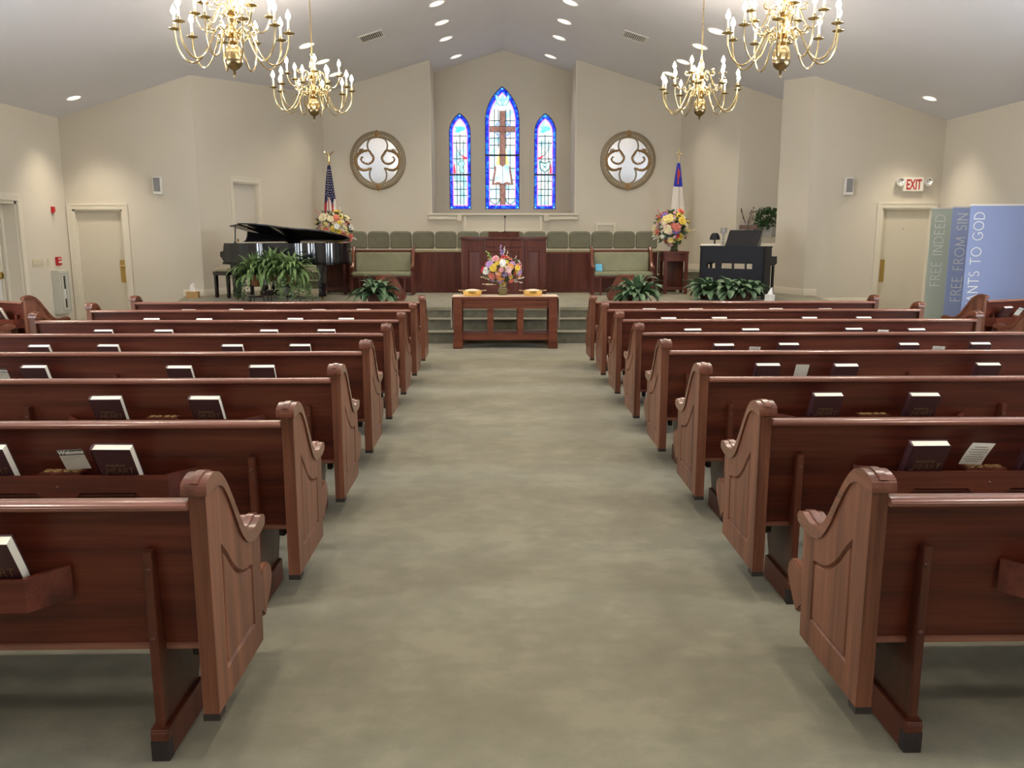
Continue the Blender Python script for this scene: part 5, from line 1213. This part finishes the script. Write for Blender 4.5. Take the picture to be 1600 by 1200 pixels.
# ceiling: two slopes with holes for the recessed lights
for nm, xa, xb, lb in (('ceiling', XL-.2, .185, 'grey ceiling slope over the piano side'), ('ceiling_2', .185, XR+.2, 'grey ceiling slope over the organ side')):
    holes = []; cs = math.cos(math.atan(.307))
    for x, y, _l, _w in CANS:
        if xa < x < xb: r_ = .141*(.78 if _w == CORNER_W else 1); holes.append([(x+r_*cs*math.cos(2*PI*j/24), y+r_*math.sin(2*PI*j/24)) for j in range(24)])
    o = MB().plate(rect(xa, xb, YB-.2, YW+.3), holes, lambda u, v, w: Vector((u, v, zc(u)+w)), .03).build(nm, M['ceiling']); tag(o, lb, 'ceiling', kind='structure')
    for h in holes: pass
for x, y, lb, wt in CANS:
    o = cn if fcn[0] else copy_tree(cn); fcn[0] = False
    s = 1 if x > .185 else -1; z = zc(x)
    o.location = (x, y, z-.002); o.rotation_euler = (0, s*SL, 0); q = .78 if wt == CORNER_W else 1; o.scale = (q, q, q); tag(o, lb, 'light', 'recessed ceiling lights')
    add_light('downlight_beam', 'SPOT', (x-.0*s, y, z-.03), wt, (1, .88, .70) if wt != NAVE_FILL_W else (1, .91, .8), spot_size=rad(140 if abs(x) > 5 and y < 11 else (125 if wt == NAVE_FILL_W else 95 if wt != CORNER_W else 88)), spot_blend=1.0, shadow_soft_size=.14)
def make_vent():
    r = thing('ceiling_vent', '', 'vent')
    MB().plate(rect(-.24, .24, -.25, .25), [rect(-.205, .205, -.21, .21)], lambda u, v, w: Vector((u, v, -w)), .014).build('frame', M['white_plastic'], r, .003)
    MB().box(-.205, .205, -.21, .21, -.003, .0).build('backing', M['dark'], r)
    for k in range(11):
        x = -.185+k*.037; MB().prism([(x-.012, -.002), (x+.004, -.013), (x+.008, -.011), (x-.008, -.001)], 'y', -.208, .208).build('louvre', M['white_plastic'], r)
    return r
vt = make_vent()
for i, (x, y, nm) in enumerate(((-2.35, 16.58, 'piano side'), (2.64, 16.63, 'organ side'))):
    o = vt if i == 0 else copy_tree(vt); s = 1 if x > 0 else -1; o.location = (x, y, zc(x)-.002); o.rotation_euler = (0, s*SL, 0); tag(o, 'louvred ceiling vent on the %s slope' % nm, 'vent', 'ceiling vents')

# ------------------------------------------------------------------ things on the walls
def on_left(name, label, cat, y, z): return thing(name, label, cat, (XL, y, z), rad(90))     # local -y points into the room, x along +Y
t = on_left('wall_mounted_fire_strobe', 'small red fire alarm strobe high on the side wall', 'alarm', 14.88, 2.03)
MB().box(-.04, .04, -.045, 0, -.045, .065).build('housing', M['red'], t, .006); MB().box(-.03, .03, -.06, -.045, -.06, -.02).build('strobe_lens', M['white_plastic'], t, .008)
t = on_left('wall_mounted_fire_alarm', 'red fire alarm pull station above the extinguisher cabinet', 'alarm', 14.90, 1.155)
MB().box(-.07, .07, -.045, 0, -.075, .075).build('housing', M['red'], t, .006); MB().box(-.05, .05, -.06, -.045, -.03, .0).build('pull_bar', M['white_plastic'], t, .004); MB().box(-.035, .035, -.047, -.045, .03, .05).build('label_strip', M['white_plastic'], t)
def switch(label, y, n):
    t = on_left('light_switch', label, 'switch', y, 1.145); w = .045*n+.01
    MB().box(-w/2-.01, w/2+.01, -.008, 0, -.06, .06).build('plate', M['cream_plastic'], t, .003)
    for i in range(n): MB().box(-w/2+.045*i+.017, -w/2+.045*i+.038, -.014, -.008, -.032, .032).build('rocker', M['trim'], t, .002)
switch('wide row of cream light switches beside the double door', 14.27, 7); switch('single cream light switch next to the wide switch plate', 14.60, 1)
t = on_left('extinguisher_cabinet', 'grey fire extinguisher cabinet with a tall slot window', 'cabinet', 14.84, .62)
MB().box(-.19, .19, -.11, 0, -.38, .38).build('body', M['cabinet_grey'], t, .006)
d = MB().plate(rect(-.175, .175, -.365, .365), [rect(-.035, .045, -.28, .28)], lambda u, v, w: Vector((u, -.11-w, v)), .018).build('door', M['cabinet_grey'], t, .003)
MB().box(-.035, .045, -.114, -.11, -.28, .28).build('slot_window', M['dark'], d)
MB().plate(rect(-.13, .13, -.33, .33), [rect(-.122, .122, -.322, .322)], lambda u, v, w: Vector((u, -.128-w, v)), .004).build('panel_line', M['slot_grey'], d)
MB().box(-.02, .03, -.118, -.114, -.12, .05).build('extinguisher_label', M['paper_white'], d)
def wspk(label, x):
    t = thing('wall_speaker', label, 'speaker', (x, YA, 2.48))
    MB().box(-.075, .075, -.09, 0, -.155, .155).build('cabinet', M['white_plastic'], t, .008); MB().box(-.058, .058, -.096, -.088, -.105, .135).build('grille', M['grille'], t, .003)
wspk('small white wall speaker above the piano side door wall', -6.06); wspk('small white wall speaker on the wall near the exit sign', 6.395)
t = thing('exit_sign', 'white EXIT sign with two emergency lamp heads above the door', 'sign', (7.575, YA, 2.515))
MB().box(-.185, .185, -.07, 0, -.125, .125).build('housing', M['exit_white'], t, .008)
me = text_mesh('EXIT', .25, 0, .006, .002); me.materials.append(M['exit_red']); link('lettering', me, t, (.0, -.0715, -.088), (rad(90), 0, 0)).scale = (.55, 1, 1)
for s in (-1, 1):
    h = MB().lathe([(0, 0), (.05, .005), (.062, .04), (.075, .075), (.078, .09), (.066, .09), (.05, .06), (0, .05)], 20).build('lamp_head', M['white_plastic'], t, loc=(s*.255, -.01, .045), rot=(rad(90), 0, 0))
    MB().lathe([(.066, .084), (.045, .06), (.02, .05), (0, .062)], 20, cap=False).build('reflector', M['chrome'], h)
    MB().box(s*.17-.03, s*.17+.09*s+.03, -.03, -.01, .03, .06).build('bracket', M['white_plastic'], t)

# ------------------------------------------------------------------ banners
def banner(label, x0, y0, w, ang, h, mat, text, size, tx, ztop):
    t = thing('roll_up_banner', label, 'banner', (x0, y0, 0), ang)
    MB().box(0, w, -.045, .045, .0, .075).build('base_case', M['chrome'], t, .01)
    n = 12; b = MB(); b.box(.008, w-.008, -.0015, .0015, .075, h-.012); b.build('sheet', M[mat], t)
    MB().box(0, w, -.012, .008, h-.02, h+.005).build('top_bar', M['white_plastic'], t, .004)
    MB().tube([(w/2, .03, .07), (w/2, .012, h-.01)], .008, 8).build('support_pole', M['chrome'], t)
    W = sum(strokes_glyph(c)[0]+.13 for c in text)*size-.13*size; z = ztop-W
    for word in text.split(' '):      # lettering runs upwards
        b = MB(); stroke_text(b, word, size, lambda u, v, w_: Vector((tx-v, -.0018-w_, z+u)), .088, .13, .0012, center=False)
        b.build('lettering', M['banner_text'], t); z += sum(strokes_glyph(c)[0]+.13 for c in word+' ')*size
banner('green banner reading FREE INDEED, half covering the exit door', 6.90, 13.30, .8, rad(2), 2.03, 'banner_green', 'FREE INDEED', .153, .235, 1.93)
banner('pale blue banner reading FREE FROM SIN, middle of three', 6.86, 12.62, .85, rad(2), 2.03, 'banner_blue2', 'FREE FROM SIN', .148, .25, 1.935)
banner('wide blue banner reading SERVANTS TO GOD', 6.725, 11.9, 1.2, rad(-2), 2.035, 'banner_blue', 'SERVANTS TO GOD', .14, .215, 1.93)
# ------------------------------------------------------------------ camera
f = 1294.; th = math.atan(232/f); ps = math.atan(24/f*math.cos(th))
cam = bpy.data.cameras.new('camera'); co = bpy.data.objects.new('camera', cam); COL.objects.link(co)
cam.sensor_fit = 'HORIZONTAL'; cam.sensor_width = 36; cam.lens = f/1600*36; cam.clip_end = 200; cam.clip_start = .05
Rv = Vector((math.cos(ps), -math.sin(ps), 0)); Fv = Vector((math.sin(ps)*math.cos(th), math.cos(ps)*math.cos(th), -math.sin(th))); Uv = Rv.cross(Fv)
co.matrix_world = Matrix(((Rv.x, Uv.x, -Fv.x, 0), (Rv.y, Uv.y, -Fv.y, 0), (Rv.z, Uv.z, -Fv.z, 1.6), (0, 0, 0, 1)))
SC.camera = co
SC.view_settings.view_transform = 'Standard'; SC.view_settings.look = 'None'; SC.view_settings.gamma = 1; SC.view_settings.exposure = EXPO
SC.view_settings.use_curve_mapping = False
SC.cycles.use_denoising = True
SC.cycles.max_bounces = 8; SC.cycles.diffuse_bounces = 5; SC.cycles.glossy_bounces = 4
SC.cycles.sample_clamp_indirect = 6
w = bpy.data.worlds.new('world'); SC.world = w; w.use_nodes = True
w.node_tree.nodes['Background'].inputs[0].default_value = (.6, .75, 1, 1); w.node_tree.nodes['Background'].inputs[1].default_value = .6
